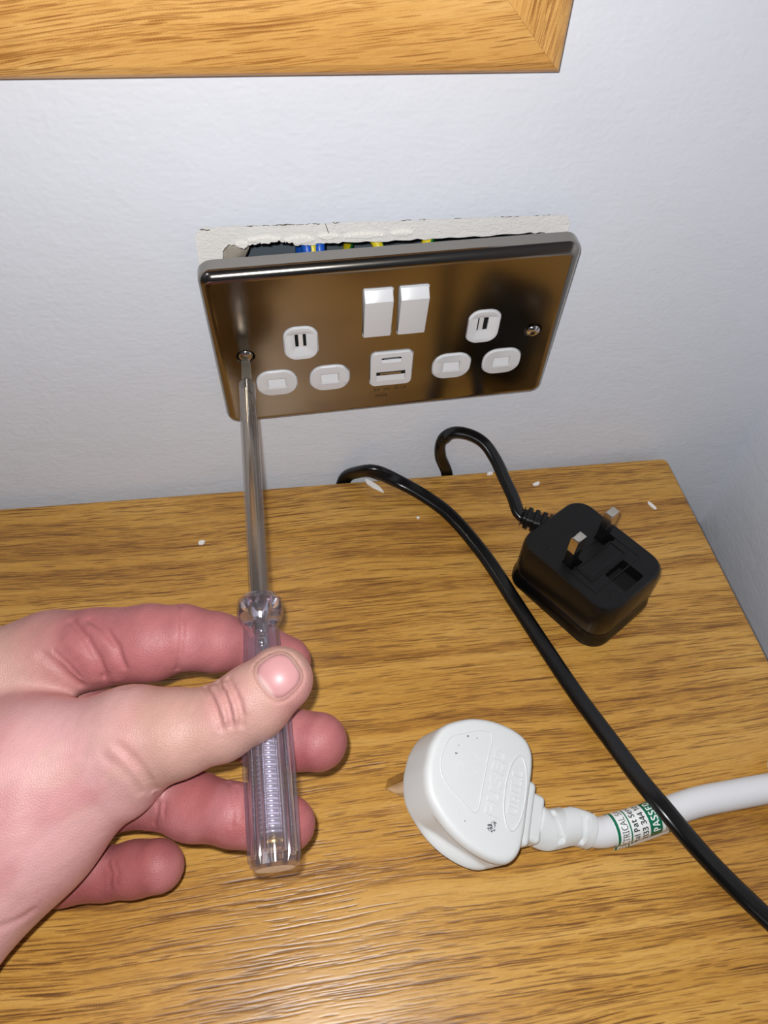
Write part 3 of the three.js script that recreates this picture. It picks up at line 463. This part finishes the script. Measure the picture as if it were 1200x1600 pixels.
  const pin = (x, y, pw, pd, len) => loft([[0, 1], [len - 1.5, 1], [len, 0.62]].map(([d, k]) => rr(pw * k * mm, pd * (k < 1 ? 0.8 : 1) * mm, 0.3 * mm, 2, x * mm, y * mm).map((p) => V(p[0], p[1], (-18 - d) * mm))).map((q) => q.reverse()), { capB: true, crease: 0.5 });
  part('earth_pin', pin(cx, 12.2, 4, 8, 22.5), M.nickel, t, 'metal earth pin');
  for (const x of [-11.1, 11.1]) part('pin', pin(cx + x, -9, 6.3, 4, 16.8), M.nickel, t);
  // stepped collar and slotted strain relief, bending from the plug down to the desk
  const loc = (x, y, z) => V(x, y, z).multiplyScalar(mm).applyQuaternion(t.quaternion).add(O);
  const inv = t.quaternion.clone().invert(), toLocal = (v) => v.clone().sub(O).applyQuaternion(inv);
  part('collar', join(bx(23.5 * mm, 5 * mm, 14 * mm, -0.1 * mm, -24 * mm, -9.2 * mm, 2.2 * mm), bx(17.5 * mm, 8 * mm, 12.5 * mm, -0.2 * mm, -27.5 * mm, -9.3 * mm, 2 * mm)), M.plugWhite, t, 'stepped collar');
  const R0 = loc(-0.3, -30.5, -9.4), R1 = loc(-0.6, -36, -9.6), R2 = onY(893, 1291, 0.0092), R3 = onY(922, 1299, 0.0072);
  const rc = curve([R0, R1, R2, R3]);
  const cuts = [[0.17, 3.3, 5.4], [0.36, 0.5, 2.3], [0.60, 2.6, 5.2], [0.79, 0.3, 2.0]];      // slots: place along, from angle to angle
  const relief = sweep(rc, (q) => Array.from({ length: 72 }, (_, i) => { const an = i / 72 * 2 * Math.PI; let r = mix(7.4, 6.5, q); for (const [c, a0, a1] of cuts) r -= 1.5 * smooth(0.062, 0.045, Math.abs(q - c + 0.012 * (an - (a0 + a1) / 2))) * smooth(a0 - 0.12, a0 + 0.1, an) * smooth(a1 + 0.12, a1 - 0.1, an); r -= 0.5 * smooth(0.975, 1, q); return [Math.cos(an) * r * mm, Math.sin(an) * r * mm]; }), 130, V(0, 1, 0));
  const lp = relief.attributes.position; for (let i = 0; i < lp.count; i++) { const v = toLocal(V(lp.getX(i), lp.getY(i), lp.getZ(i))); lp.setXYZ(i, v.x, v.y, v.z); }
  part('strain_relief', toCreasedNormals(relief, 0.8), M.plugWhite, t, 'slotted strain relief');
  // the cord: from the relief along the desk, out of the frame and round again
  const RC = 0.0056, A = [rc.getPointAt(0.9), R3.clone().add(V(0.0035, -0.0008, 0.0006)), onY(960, 1296, 0.0060), onY(1000, 1284, 0.0060), onY(1045, 1268, 0.0060), onY(1090, 1253, 0.0060), onY(1140, 1243, 0.0060), onY(1205, 1231, 0.0062), onY(1290, 1215, 0.008), onY(1345, 1180, 0.0115), onY(1320, 1140, 0.0125), onY(1265, 1150, 0.0125), onY(1224, 1196, 0.0135), onY(1250, 1255, 0.0135), onY(1290, 1330, 0.0085), onY(1360, 1400, 0.0074), V(0.2030, 0.0096, 0.2450), V(0.2140, 0.0086, 0.2580), V(0.2200, -0.005, 0.2650), V(0.2210, -0.05, 0.269), V(0.2210, -0.22, 0.275)];
  t.attach(part('cord', sweep(curve(A), () => circle(RC, 22), 260), M.cordWhite, null, 'thick white cord'));
  // printed label wrapped round the cord
  const lc = document.createElement('canvas'); lc.width = 640; lc.height = 512; const c = lc.getContext('2d');        // x round the cord, y along it
  c.fillStyle = '#e9ebea'; c.fillRect(0, 0, 640, 512); c.fillStyle = '#0d6a4c'; c.fillRect(0, 6, 640, 24); c.fillRect(0, 120, 640, 12); c.fillRect(75, 284, 430, 104); c.fillRect(0, 482, 640, 24); c.fillRect(255, 384, 12, 100);
  c.textBaseline = 'middle'; c.textAlign = 'center'; c.fillStyle = '#14201c'; c.font = '76px sans-serif'; c.fillText('ELECTRICAL SAFETY', 285, 78, 600); c.font = 'bold 66px sans-serif'; c.fillText('Total Pat Services', 295, 170, 560); c.fillText('0333 344 1010', 290, 242, 470);
  c.fillStyle = '#eef4f0'; c.font = 'bold 84px sans-serif'; c.fillText('PASSED', 285, 338, 330); c.fillStyle = '#14201c'; c.font = '54px sans-serif'; c.fillText('NEXT', 370, 420, 150); c.fillText('DATE', 110, 440, 140);
  const ld = c.getImageData(0, 0, 640, 512).data, lt = finish(new THREE.DataTexture(new Uint8Array(ld.buffer, ld.byteOffset, ld.length).slice(), 640, 512), true);
  const cc = curve(A), L0 = 0, steps = 26, rg = [], uvs = [], ix = [], K = 34;
  let s0 = 0, s1 = 0; for (let i = 0; i <= 2000; i++) { const p = cc.getPointAt(i / 2000); if (!s0 && p.x >= onY(952, 1298, 0.0060).x) s0 = i / 2000; if (!s1 && p.x >= onY(1041, 1269, 0.0060).x) s1 = i / 2000; }
  for (let shell = 0; shell < 2; shell++) for (let i = 0; i <= steps; i++) {
    const q = mix(s0, s1, i / steps), p = cc.getPointAt(q), Tn = cc.getTangentAt(q), S = Tn.clone().cross(V(0, 1, 0)).normalize(), Lf = S.clone().cross(Tn);
    for (let k = 0; k <= K; k++) {
      const f = k / K, an = mix(-0.62, Math.PI + 1.0, f), lift = 0.00018 + shell * 0.0001 + 0.0016 * Math.pow(smooth(0.06, 0, f), 1.2) + 0.0010 * smooth(0.95, 1, f), r = RC + lift;
      rg.push(p.x + S.x * Math.cos(an) * r + Lf.x * Math.sin(an) * r, p.y + S.y * Math.cos(an) * r + Lf.y * Math.sin(an) * r, p.z + S.z * Math.cos(an) * r + Lf.z * Math.sin(an) * r); uvs.push(f, i / steps);
    }
  }
  const at2 = (sh2, i, k) => sh2 * (steps + 1) * (K + 1) + i * (K + 1) + k;
  for (let i = 0; i < steps; i++) for (let k = 0; k < K; k++) { const a1 = at2(1, i, k), b1 = at2(1, i, k + 1), c1 = at2(1, i + 1, k), d1 = at2(1, i + 1, k + 1); ix.push(a1, d1, b1, a1, c1, d1); const a0 = at2(0, i, k), b0 = at2(0, i, k + 1), c0 = at2(0, i + 1, k), d0 = at2(0, i + 1, k + 1); ix.push(a0, b0, d0, a0, d0, c0); }
  for (let k = 0; k < K; k++) for (const i of [0, steps]) ix.push(at2(0, i, k), at2(1, i, k), at2(1, i, k + 1), at2(0, i, k), at2(1, i, k + 1), at2(0, i, k + 1));
  const lg = new THREE.BufferGeometry(); lg.setAttribute('position', new THREE.Float32BufferAttribute(rg, 3)); lg.setAttribute('uv', new THREE.Float32BufferAttribute(uvs, 2)); lg.setIndex(ix); lg.computeVertexNormals();
  single('safety_label', lg, phys({ map: lt, roughness: 0.35, side: THREE.DoubleSide }), 'green and white safety test label reading PASSED wrapped round the white cord', 'label');
}

// ---------------------------------------------------------------- crumbs of paint on the desk
{
  const r = rng(41);
  const flake = (name, px, py, len, wid, ang, label, h = 0.0007) => {
    const p = onY(px, py, 0), n = 9, o = Array.from({ length: n }, (_, i) => { const an = i / n * 2 * Math.PI, k = 0.8 + r() * 0.4; return [len / 2 * k * Math.cos(an), wid / 2 * k * Math.sin(an)]; });
    const g = new THREE.ExtrudeGeometry(shapeOf(o), { depth: h, bevelEnabled: true, bevelSize: h * 0.3, bevelThickness: h * 0.3, bevelSegments: 1 }); g.rotateX(-Math.PI / 2); g.rotateY(ang); g.translate(p.x, h * 0.3, p.z);
    single(name, g, M.flake, label, 'paint flake', 'paint flakes on the desk');
  };
  flake('paint_flake', 584, 760, 0.0118, 0.0026, -0.85, 'long thin white paint flake on the back edge of the desk');
  flake('paint_flake', 1018, 791, 0.0052, 0.0016, -1.1, 'short white paint flake near the right edge of the desk');
  flake('paint_flake', 315, 849, 0.0030, 0.0024, 0.4, 'small white paint flake left of the screwdriver');
  flake('paint_flake', 838, 757, 0.0040, 0.0018, 0.3, 'small pale paint flake behind the black adapter');
  flake('paint_flake', 765, 741, 0.0030, 0.0018, 0.2, 'tiny white paint flake under the black loop of lead');
  flake('paint_flake', 653, 810, 0.0012, 0.0011, 0, 'pinhead crumb of paint below the bend of the flat lead');
  flake('paint_flake', 713, 827, 0.0014, 0.0010, 0.5, 'pinhead crumb of paint touching the flat lead');
}

// ---------------------------------------------------------------- the left hand holding the screwdriver
{
  const chain = (...p) => p.map(([x, y, d, r]) => ({ p: at(x, y, d), r: r / 1000 }));
  const palm = [
    chain([-110, 1080, 0.247, 14], [80, 1022, 0.2585, 13.3]), chain([-100, 1180, 0.252, 14], [60, 1130, 0.265, 13]), chain([-100, 1260, 0.252, 14], [40, 1230, 0.265, 12.5]), chain([-95, 1340, 0.247, 13], [10, 1330, 0.262, 11.6]),
    chain([-140, 1430, 0.222, 20], [-160, 1545, 0.212, 19], [-255, 1900, 0.186, 20], [-400, 2400, 0.150, 20], [-480, 2700, 0.135, 20]), chain([-110, 1420, 0.226, 21], [-110, 1180, 0.247, 18]),
    chain([-50, 1355, 0.229, 21.3], [40, 1285, 0.2355, 22.0], [186, 1224, 0.2345, 11.0]), chain([-45, 1365, 0.231, 20.5], [30, 1215, 0.2365, 21.0], [205, 1155, 0.2325, 14.4]),
  ];
  const digits = {
    thumb: chain([205, 1155, 0.2325, 14.4], [275, 1146, 0.2305, 12.8], [342, 1130, 0.230, 11.2], [395, 1098, 0.2293, 11.0], [437, 1062, 0.2285, 9.9]),
    index: chain([80, 1022, 0.2585, 13.3], [150, 1012, 0.2565, 12.8], [235, 1004, 0.2545, 12.4], [285, 996, 0.2545, 10.5], [335, 1003, 0.259, 9.7], [385, 1007, 0.2655, 8.4], [405, 1012, 0.267, 8.3], [447, 1033, 0.2625, 8.4]),
    middle: chain([60, 1130, 0.265, 12.5], [270, 1125, 0.272, 10], [400, 1147, 0.256, 9.3], [450, 1155, 0.2522, 9.7], [497, 1159, 0.2495, 9.4]),
    ring: chain([40, 1230, 0.265, 12], [180, 1250, 0.2560, 9.6], [243, 1252, 0.251, 8.5], [302, 1260, 0.246, 10.4], [365, 1273, 0.2405, 9.4], [425, 1284, 0.2385, 9.0], [450, 1287, 0.238, 8.4]),
    little: chain([10, 1330, 0.262, 10.8], [95, 1372, 0.257, 8.7], [165, 1365, 0.2545, 8.2], [210, 1358, 0.2525, 8.6], [246, 1353, 0.250, 8.5]),
  };
  const bones = (c) => c.slice(1).map((b, i) => { const a = c[i], d = b.p.clone().sub(a.p); return [a.p.x, a.p.y, a.p.z, d.x, d.y, d.z, 1 / d.lengthSq(), a.r, b.r]; });
  const PB = palm.flatMap(bones), DB = Object.values(digits).map(bones), DK = [0.011, 0.009, 0.009, 0.008, 0.008];
  const cap = (b, x, y, z) => { const X = x - b[0], Y = y - b[1], Z = z - b[2]; let h = (X * b[3] + Y * b[4] + Z * b[5]) * b[6]; h = h < 0 ? 0 : h > 1 ? 1 : h; const e = h * h * (3 - 2 * h), u = X - b[3] * h, v = Y - b[4] * h, w = Z - b[5] * h; return Math.sqrt(u * u + v * v + w * w) - (b[7] + (b[8] - b[7]) * e); };
  const smin = (a, b, k) => { const h = Math.max(k - Math.abs(a - b), 0) / k; return Math.min(a, b) - h * h * h * k / 6; };
  const group = (bs, k, x, y, z) => { let d = cap(bs[0], x, y, z); for (let i = 1; i < bs.length; i++) d = smin(d, cap(bs[i], x, y, z), k); return d; };
  const body = (x, y, z) => { const p = group(PB, 0.017, x, y, z); let t = p; for (let i = 0; i < 5; i++) t = Math.min(t, smin(p, group(DB[i], 0.0035, x, y, z), DK[i])); return t; };
  // where a sight line of the survey meets the skin
  const hit = (px, py) => { const r = ray(px, py), L = r.length(); r.divideScalar(L); let s = 0.12; for (let i = 0; i < 90; i++) { const d = body(EYE.x + r.x * s, EYE.y + r.y * s, EYE.z + r.z * s); if (d < 1e-5) break; s += d * 0.9; if (s > 0.45) return null; } return EYE.clone().addScaledVector(r, s); };
  // skin folds: [half width mm, depth mm, points on the skin]
  const folds = [
    [1.2, 1.5, [[112, 970], [135, 998], [153, 1028], [163, 1052], [168, 1076]]], [1.1, 1.3, [[140, 968], [165, 984], [184, 1012], [194, 1042], [196, 1074]]], [1.5, 1.1, [[68, 1024], [96, 1046], [124, 1070]]], [0.9, 0.6, [[84, 1018], [106, 1038], [124, 1058]]], [1.9, -0.6, [[140, 982], [166, 1008], [177, 1038], [181, 1062]]], [2.2, -0.5, [[105, 1000], [132, 1030], [148, 1062]]],
    [0.9, 0.9, [[282, 944], [285, 970], [284, 1000], [281, 1025], [277, 1046]]],
    [1.0, 1.25, [[320, 1072], [328, 1086], [336, 1104], [343, 1124], [346, 1138]]], [1.0, 1.35, [[340, 1064], [350, 1082], [356, 1100], [360, 1118], [362, 1134]]], [1.0, 1.1, [[356, 1060], [367, 1080], [374, 1098], [378, 1118], [377, 1134]]],
    [1.4, -0.7, [[331, 1076], [341, 1092], [348, 1110], [352, 1126]]], [1.3, -0.7, [[350, 1070], [359, 1088], [365, 1104], [369, 1122]]], [1.4, -0.4, [[372, 1074], [382, 1092], [387, 1110]]],
    [1.5, 1.0, [[186, 1166], [204, 1182], [221, 1202], [233, 1222], [240, 1236]]], [1.6, 0.5, [[162, 1182], [186, 1200], [206, 1220], [220, 1238]]],
    [0.8, 0.5, [[243, 1240], [246, 1256], [245, 1272], [241, 1288]]], [0.8, 0.4, [[253, 1236], [258, 1256], [256, 1274]]], [0.8, 0.5, [[358, 1222], [364, 1240], [366, 1262], [362, 1290]]], [0.8, 0.4, [[370, 1230], [376, 1250], [375, 1278]]],
    [0.8, 0.45, [[168, 1348], [174, 1366], [172, 1388]]], [0.8, 0.35, [[179, 1348], [184, 1364], [182, 1382]]], [1.6, 0.7, [[-10, 1452], [12, 1446], [34, 1436], [50, 1425]]],
  ];
  // rim of the thumb nail: [along the thumb, across] as a soft square
  const NC = [435.5, 1055.5], NA = [0.80, -0.60], NB = [0.60, 0.80], NL = 35, NW = 36;
  const nailAt = (u, v) => { const k = 1 - 0.10 * u * v * v; return [NC[0] + NA[0] * NL * u + NB[0] * NW * v * k, NC[1] + NA[1] * NL * u + NB[1] * NW * v * k]; };
  const rimPt = (a, k = 1) => { const c = Math.cos(a), s = Math.sin(a), q = Math.pow(Math.pow(Math.abs(c), 2.8) + Math.pow(Math.abs(s), 2.8), -1 / 2.8) * k; return nailAt(c * q, s * q); };
  folds.push([0.55, 0.55, Array.from({ length: 33 }, (_, i) => rimPt(i / 32 * 2 * Math.PI, 1.05))]);
  const FS = [];
  for (const [w, d, pts] of folds) { const q = pts.map(([x, y]) => hit(x, y)).filter(Boolean); for (let i = 0; i + 1 < q.length; i++) { const a = q[i], b = q[i + 1], e = b.clone().sub(a), m = pts.length > 30 ? 1 : Math.min(1, 0.35 + 1.3 * Math.sin(Math.PI * (i + 0.5) / (q.length - 1))); FS.push([a.x, a.y, a.z, e.x, e.y, e.z, 1 / Math.max(e.lengthSq(), 1e-12), w / 1000, d / 1000 * m]); } }
  const crease = (x, y, z) => { let s = 0, low = 0; for (const f of FS) { const X = x - f[0], Y = y - f[1], Z = z - f[2]; if (X * X + Y * Y + Z * Z > 0.0004) continue; let h = (X * f[3] + Y * f[4] + Z * f[5]) * f[6]; h = h < 0 ? 0 : h > 1 ? 1 : h; const u = X - f[3] * h, v = Y - f[4] * h, w = Z - f[5] * h, q = (u * u + v * v + w * w) / (f[7] * f[7]); if (q < 9) { const e = f[8] * 0.8 * Math.exp(-q); if (e > s) s = e; if (e < low) low = e; } } return s + low; };
  const skin = (x, y, z) => { const d = body(x, y, z); return Math.abs(d) < 0.003 ? d + crease(x, y, z) : d; };
  // surface nets on a grid
  const ends = [...palm.flat(), ...Object.values(digits).flat()].filter((e) => e.p.distanceTo(EYE) < 0.42);
  const lo = V(1, 1, 1), hi = V(-1, -1, -1); for (const e of ends) { lo.min(e.p.clone().subScalar(e.r + 0.004)); hi.max(e.p.clone().addScalar(e.r + 0.004)); }
  const H = 0.00078, nx = Math.ceil((hi.x - lo.x) / H) + 1, ny = Math.ceil((hi.y - lo.y) / H) + 1, nzz = Math.ceil((hi.z - lo.z) / H) + 1;
  const F = new Float32Array(nx * ny * nzz).fill(1), B = 5, at3 = (i, j, k) => (k * ny + j) * nx + i;
  for (let k0 = 0; k0 < nzz; k0 += B) for (let j0 = 0; j0 < ny; j0 += B) for (let i0 = 0; i0 < nx; i0 += B) {
    const d = body(lo.x + (i0 + 2) * H, lo.y + (j0 + 2) * H, lo.z + (k0 + 2) * H), far = Math.abs(d) > H * 8;
    for (let k = k0; k < Math.min(k0 + B, nzz); k++) for (let j = j0; j < Math.min(j0 + B, ny); j++) for (let i = i0; i < Math.min(i0 + B, nx); i++) F[at3(i, j, k)] = far ? d : skin(lo.x + i * H, lo.y + j * H, lo.z + k * H);
  }
  const id = new Int32Array(nx * ny * nzz).fill(-1), P = [], I = [];
  const C8 = [[0, 0, 0], [1, 0, 0], [0, 1, 0], [1, 1, 0], [0, 0, 1], [1, 0, 1], [0, 1, 1], [1, 1, 1]], E12 = [[0, 1], [2, 3], [4, 5], [6, 7], [0, 2], [1, 3], [4, 6], [5, 7], [0, 4], [1, 5], [2, 6], [3, 7]];
  for (let k = 0; k + 1 < nzz; k++) for (let j = 0; j + 1 < ny; j++) for (let i = 0; i + 1 < nx; i++) {
    const v = C8.map(([a, b, c]) => F[at3(i + a, j + b, k + c)]); let m = 0; for (let q = 0; q < 8; q++) if (v[q] < 0) m |= 1 << q; if (m === 0 || m === 255) continue;
    let x = 0, y = 0, z = 0, n = 0; for (const [a, b] of E12) if ((v[a] < 0) !== (v[b] < 0)) { const t = v[a] / (v[a] - v[b]); x += mix(C8[a][0], C8[b][0], t); y += mix(C8[a][1], C8[b][1], t); z += mix(C8[a][2], C8[b][2], t); n++; }
    id[at3(i, j, k)] = P.length / 3; P.push(lo.x + (i + x / n) * H, lo.y + (j + y / n) * H, lo.z + (k + z / n) * H);
  }
  for (let k = 1; k + 1 < nzz; k++) for (let j = 1; j + 1 < ny; j++) for (let i = 1; i + 1 < nx; i++) {
    const s = F[at3(i, j, k)] < 0, quad = (a, b, c, d) => { if (a < 0 || b < 0 || c < 0 || d < 0) return; s ? I.push(a, b, c, a, c, d) : I.push(a, c, b, a, d, c); };
    if (s !== (F[at3(i + 1, j, k)] < 0)) quad(id[at3(i, j - 1, k - 1)], id[at3(i, j, k - 1)], id[at3(i, j, k)], id[at3(i, j - 1, k)]);
    if (s !== (F[at3(i, j + 1, k)] < 0)) quad(id[at3(i - 1, j, k - 1)], id[at3(i - 1, j, k)], id[at3(i, j, k)], id[at3(i, j, k - 1)]);
    if (s !== (F[at3(i, j, k + 1)] < 0)) quad(id[at3(i - 1, j - 1, k)], id[at3(i, j - 1, k)], id[at3(i, j, k)], id[at3(i - 1, j, k)]);
  }
  const grad = (f, x, y, z, e = 0.0004) => { const g = V(f(x + e, y, z) - f(x - e, y, z), f(x, y + e, z) - f(x, y - e, z), f(x, y, z + e) - f(x, y, z - e)); return g.normalize(); };
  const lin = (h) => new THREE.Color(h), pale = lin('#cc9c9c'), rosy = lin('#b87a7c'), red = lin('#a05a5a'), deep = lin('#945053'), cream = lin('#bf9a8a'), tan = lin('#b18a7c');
  const wristP = at(-60, 1500, 0.25), tipP = at(470, 1090, 0.228), cnt = P.length / 3, Nn = new Float32Array(cnt * 3), Cc = new Float32Array(cnt * 3), Uv = new Float32Array(cnt * 2), col = new THREE.Color();
  const knuckle = at(352, 1100, 0.220);
  for (let i = 0; i < cnt; i++) {
    let x = P[i * 3], y = P[i * 3 + 1], z = P[i * 3 + 2]; const g = grad(skin, x, y, z), d = skin(x, y, z); x -= g.x * d; y -= g.y * d; z -= g.z * d; P[i * 3] = x; P[i * 3 + 1] = y; P[i * 3 + 2] = z;
    Nn.set([g.x, g.y, g.z], i * 3);
    const dp = group(PB, 0.017, x, y, z), dt = group(DB[0], 0.0035, x, y, z), di = [1, 2, 3, 4].map((k) => group(DB[k], 0.0035, x, y, z)), df = Math.min(...di), f = smooth(-0.006, 0.007, Math.min(dp, dt) - df);
    const m1 = fbm(x * 70 + z * 31, y * 70 - z * 40, 4), m2 = fbm(x * 420 + z * 200, y * 420 - z * 260, 3), m3 = noise3(x * 160, y * 160, z * 160);
    col.copy(pale).lerp(rosy, smooth(0.35, 0.75, m1) * 0.55 + 0.1).lerp(cream, smooth(0.5, 0.8, m3) * 0.35);
    const rd = red.clone().lerp(rosy, smooth(0.45, 0.8, m1) * 0.45).lerp(deep, smooth(0.5, 0.8, m3) * 0.5);
    if (di[0] === df) rd.lerp(rosy, 0.3);
    col.lerp(tan, smooth(0.004, -0.004, dt - dp) * 0.8).lerp(tan, smooth(0.010, 0.000, cap(PB[0], x, y, z) - dp) * 0.7); col.lerp(rd, f);  // tan back-of-hand skin; round the index base it also paints in shade
    const p = V(x, y, z); col.lerp(rosy, 0.75 * smooth(0.014, 0.003, p.distanceTo(tipP)) * (1 - f)); col.lerp(rosy, 0.4 * smooth(0.012, 0.002, p.distanceTo(knuckle)) * (1 - f));
    col.multiplyScalar(0.94 + 0.14 * (m2 - 0.3));
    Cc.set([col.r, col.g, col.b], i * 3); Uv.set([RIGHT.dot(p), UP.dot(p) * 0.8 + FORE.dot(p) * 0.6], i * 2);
  }
  const origin = at(-60, 1300, 0.255);
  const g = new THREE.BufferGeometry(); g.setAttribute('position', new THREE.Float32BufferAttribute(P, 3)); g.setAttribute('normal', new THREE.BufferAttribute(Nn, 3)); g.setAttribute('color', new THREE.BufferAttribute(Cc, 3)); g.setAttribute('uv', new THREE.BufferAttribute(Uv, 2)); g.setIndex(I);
  g.translate(-origin.x, -origin.y, -origin.z);
  const cells = (() => { const W = 512, r = rng(3), pts = Array.from({ length: 48 * 48 }, (_, i) => [((i % 48) + r()) / 48, (Math.floor(i / 48) + r()) / 48]); return dataTex(W, W, (x, y) => { const u = x / W, v = y / W, ci = Math.floor(u * 48), cj = Math.floor(v * 48); let a = 9, b = 9; for (let j = -1; j <= 1; j++) for (let i = -1; i <= 1; i++) { const q = pts[((cj + j + 48) % 48) * 48 + (ci + i + 48) % 48]; let dx = Math.abs(u - q[0]), dy = Math.abs(v - q[1]); dx = Math.min(dx, 1 - dx); dy = Math.min(dy, 1 - dy); const d = Math.hypot(dx, dy) * 48; if (d < a) { b = a; a = d; } else if (d < b) b = d; } const e = 255 * clamp(0.35 + 0.8 * Math.min(b - a, 0.55) + 0.25 * (nz(u * 90, v * 90) - 0.5), 0, 1); return [e, e, e]; }); })();
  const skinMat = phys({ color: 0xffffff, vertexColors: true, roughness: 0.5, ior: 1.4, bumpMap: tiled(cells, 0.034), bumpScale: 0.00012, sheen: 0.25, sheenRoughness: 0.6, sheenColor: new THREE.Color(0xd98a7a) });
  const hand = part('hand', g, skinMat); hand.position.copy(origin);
  tag(hand, 'left hand reaching in from the left, pinching the clear screwdriver handle', 'hand');
  // thumb nail: a thin curved plate set into the skin, with its pale half moon and free edge
  const NU = 30, NV = 30, top = [], bot = [], nu = [], ncol = [], pink = lin('#b88586'), moon = lin('#c9a5a0'), free = lin('#cdb9ac');
  for (let j = 0; j <= NV; j++) for (let i = 0; i <= NU; i++) {
    let a = i / NU * 2 - 1, b = j / NV * 2 - 1; const k = Math.max(Math.abs(a), Math.abs(b)), an = Math.atan2(b, a), q = [Math.cos(an), Math.sin(an)], s = k * Math.pow(Math.pow(Math.abs(q[0]), 2.8) + Math.pow(Math.abs(q[1]), 2.8), -1 / 2.8), u = q[0] * s, v = q[1] * s;
    const [px, py] = nailAt(u, v), h = hit(px, py) || hit(NC[0], NC[1]), n = grad(body, h.x, h.y, h.z), edge = smooth(0.98, 0.72, k);
    const lift = mix(-0.0003, 0.00055, edge) + 0.0004 * smooth(0.6, 1, u) * edge;
    top.push(h.clone().addScaledVector(n, lift).sub(origin)); bot.push(h.clone().addScaledVector(n, lift - 0.0006).sub(origin)); nu.push(u, v);
    const c = pink.clone().lerp(moon, smooth(-0.5, -0.72, u + 0.25 * v * v)).lerp(free, smooth(0.80, 0.9, u + 0.12 * v * v)); ncol.push(c.r, c.g, c.b);
  }
  const np = [...top, ...bot].flatMap((p) => [p.x, p.y, p.z]), ni = [], T0 = top.length, w = NU + 1;
  for (let j = 0; j < NV; j++) for (let i = 0; i < NU; i++) { const a = j * w + i, b = a + 1, c = a + w, d = c + 1; ni.push(a, c, b, b, c, d, T0 + a, T0 + b, T0 + c, T0 + b, T0 + d, T0 + c); }
  for (let i = 0; i < NU; i++) for (const j of [0, NV]) { const a = j * w + i, b = a + 1; ni.push(a, b, T0 + a, b, T0 + b, T0 + a); const e = i * w + j, f = e + w; ni.push(e, T0 + e, f, f, T0 + e, T0 + f); }
  const ng = new THREE.BufferGeometry(); ng.setAttribute('position', new THREE.Float32BufferAttribute(np, 3)); ng.setAttribute('color', new THREE.Float32BufferAttribute([...ncol, ...ncol], 3)); ng.setAttribute('uv', new THREE.Float32BufferAttribute([...nu, ...nu], 2)); ng.setIndex(ni); ng.computeVertexNormals();
  part('thumb_nail', ng, phys({ vertexColors: true, roughness: 0.4, ior: 1.45, side: THREE.DoubleSide }), hand, 'short pink thumb nail');
}

renderer.render(scene, camera);
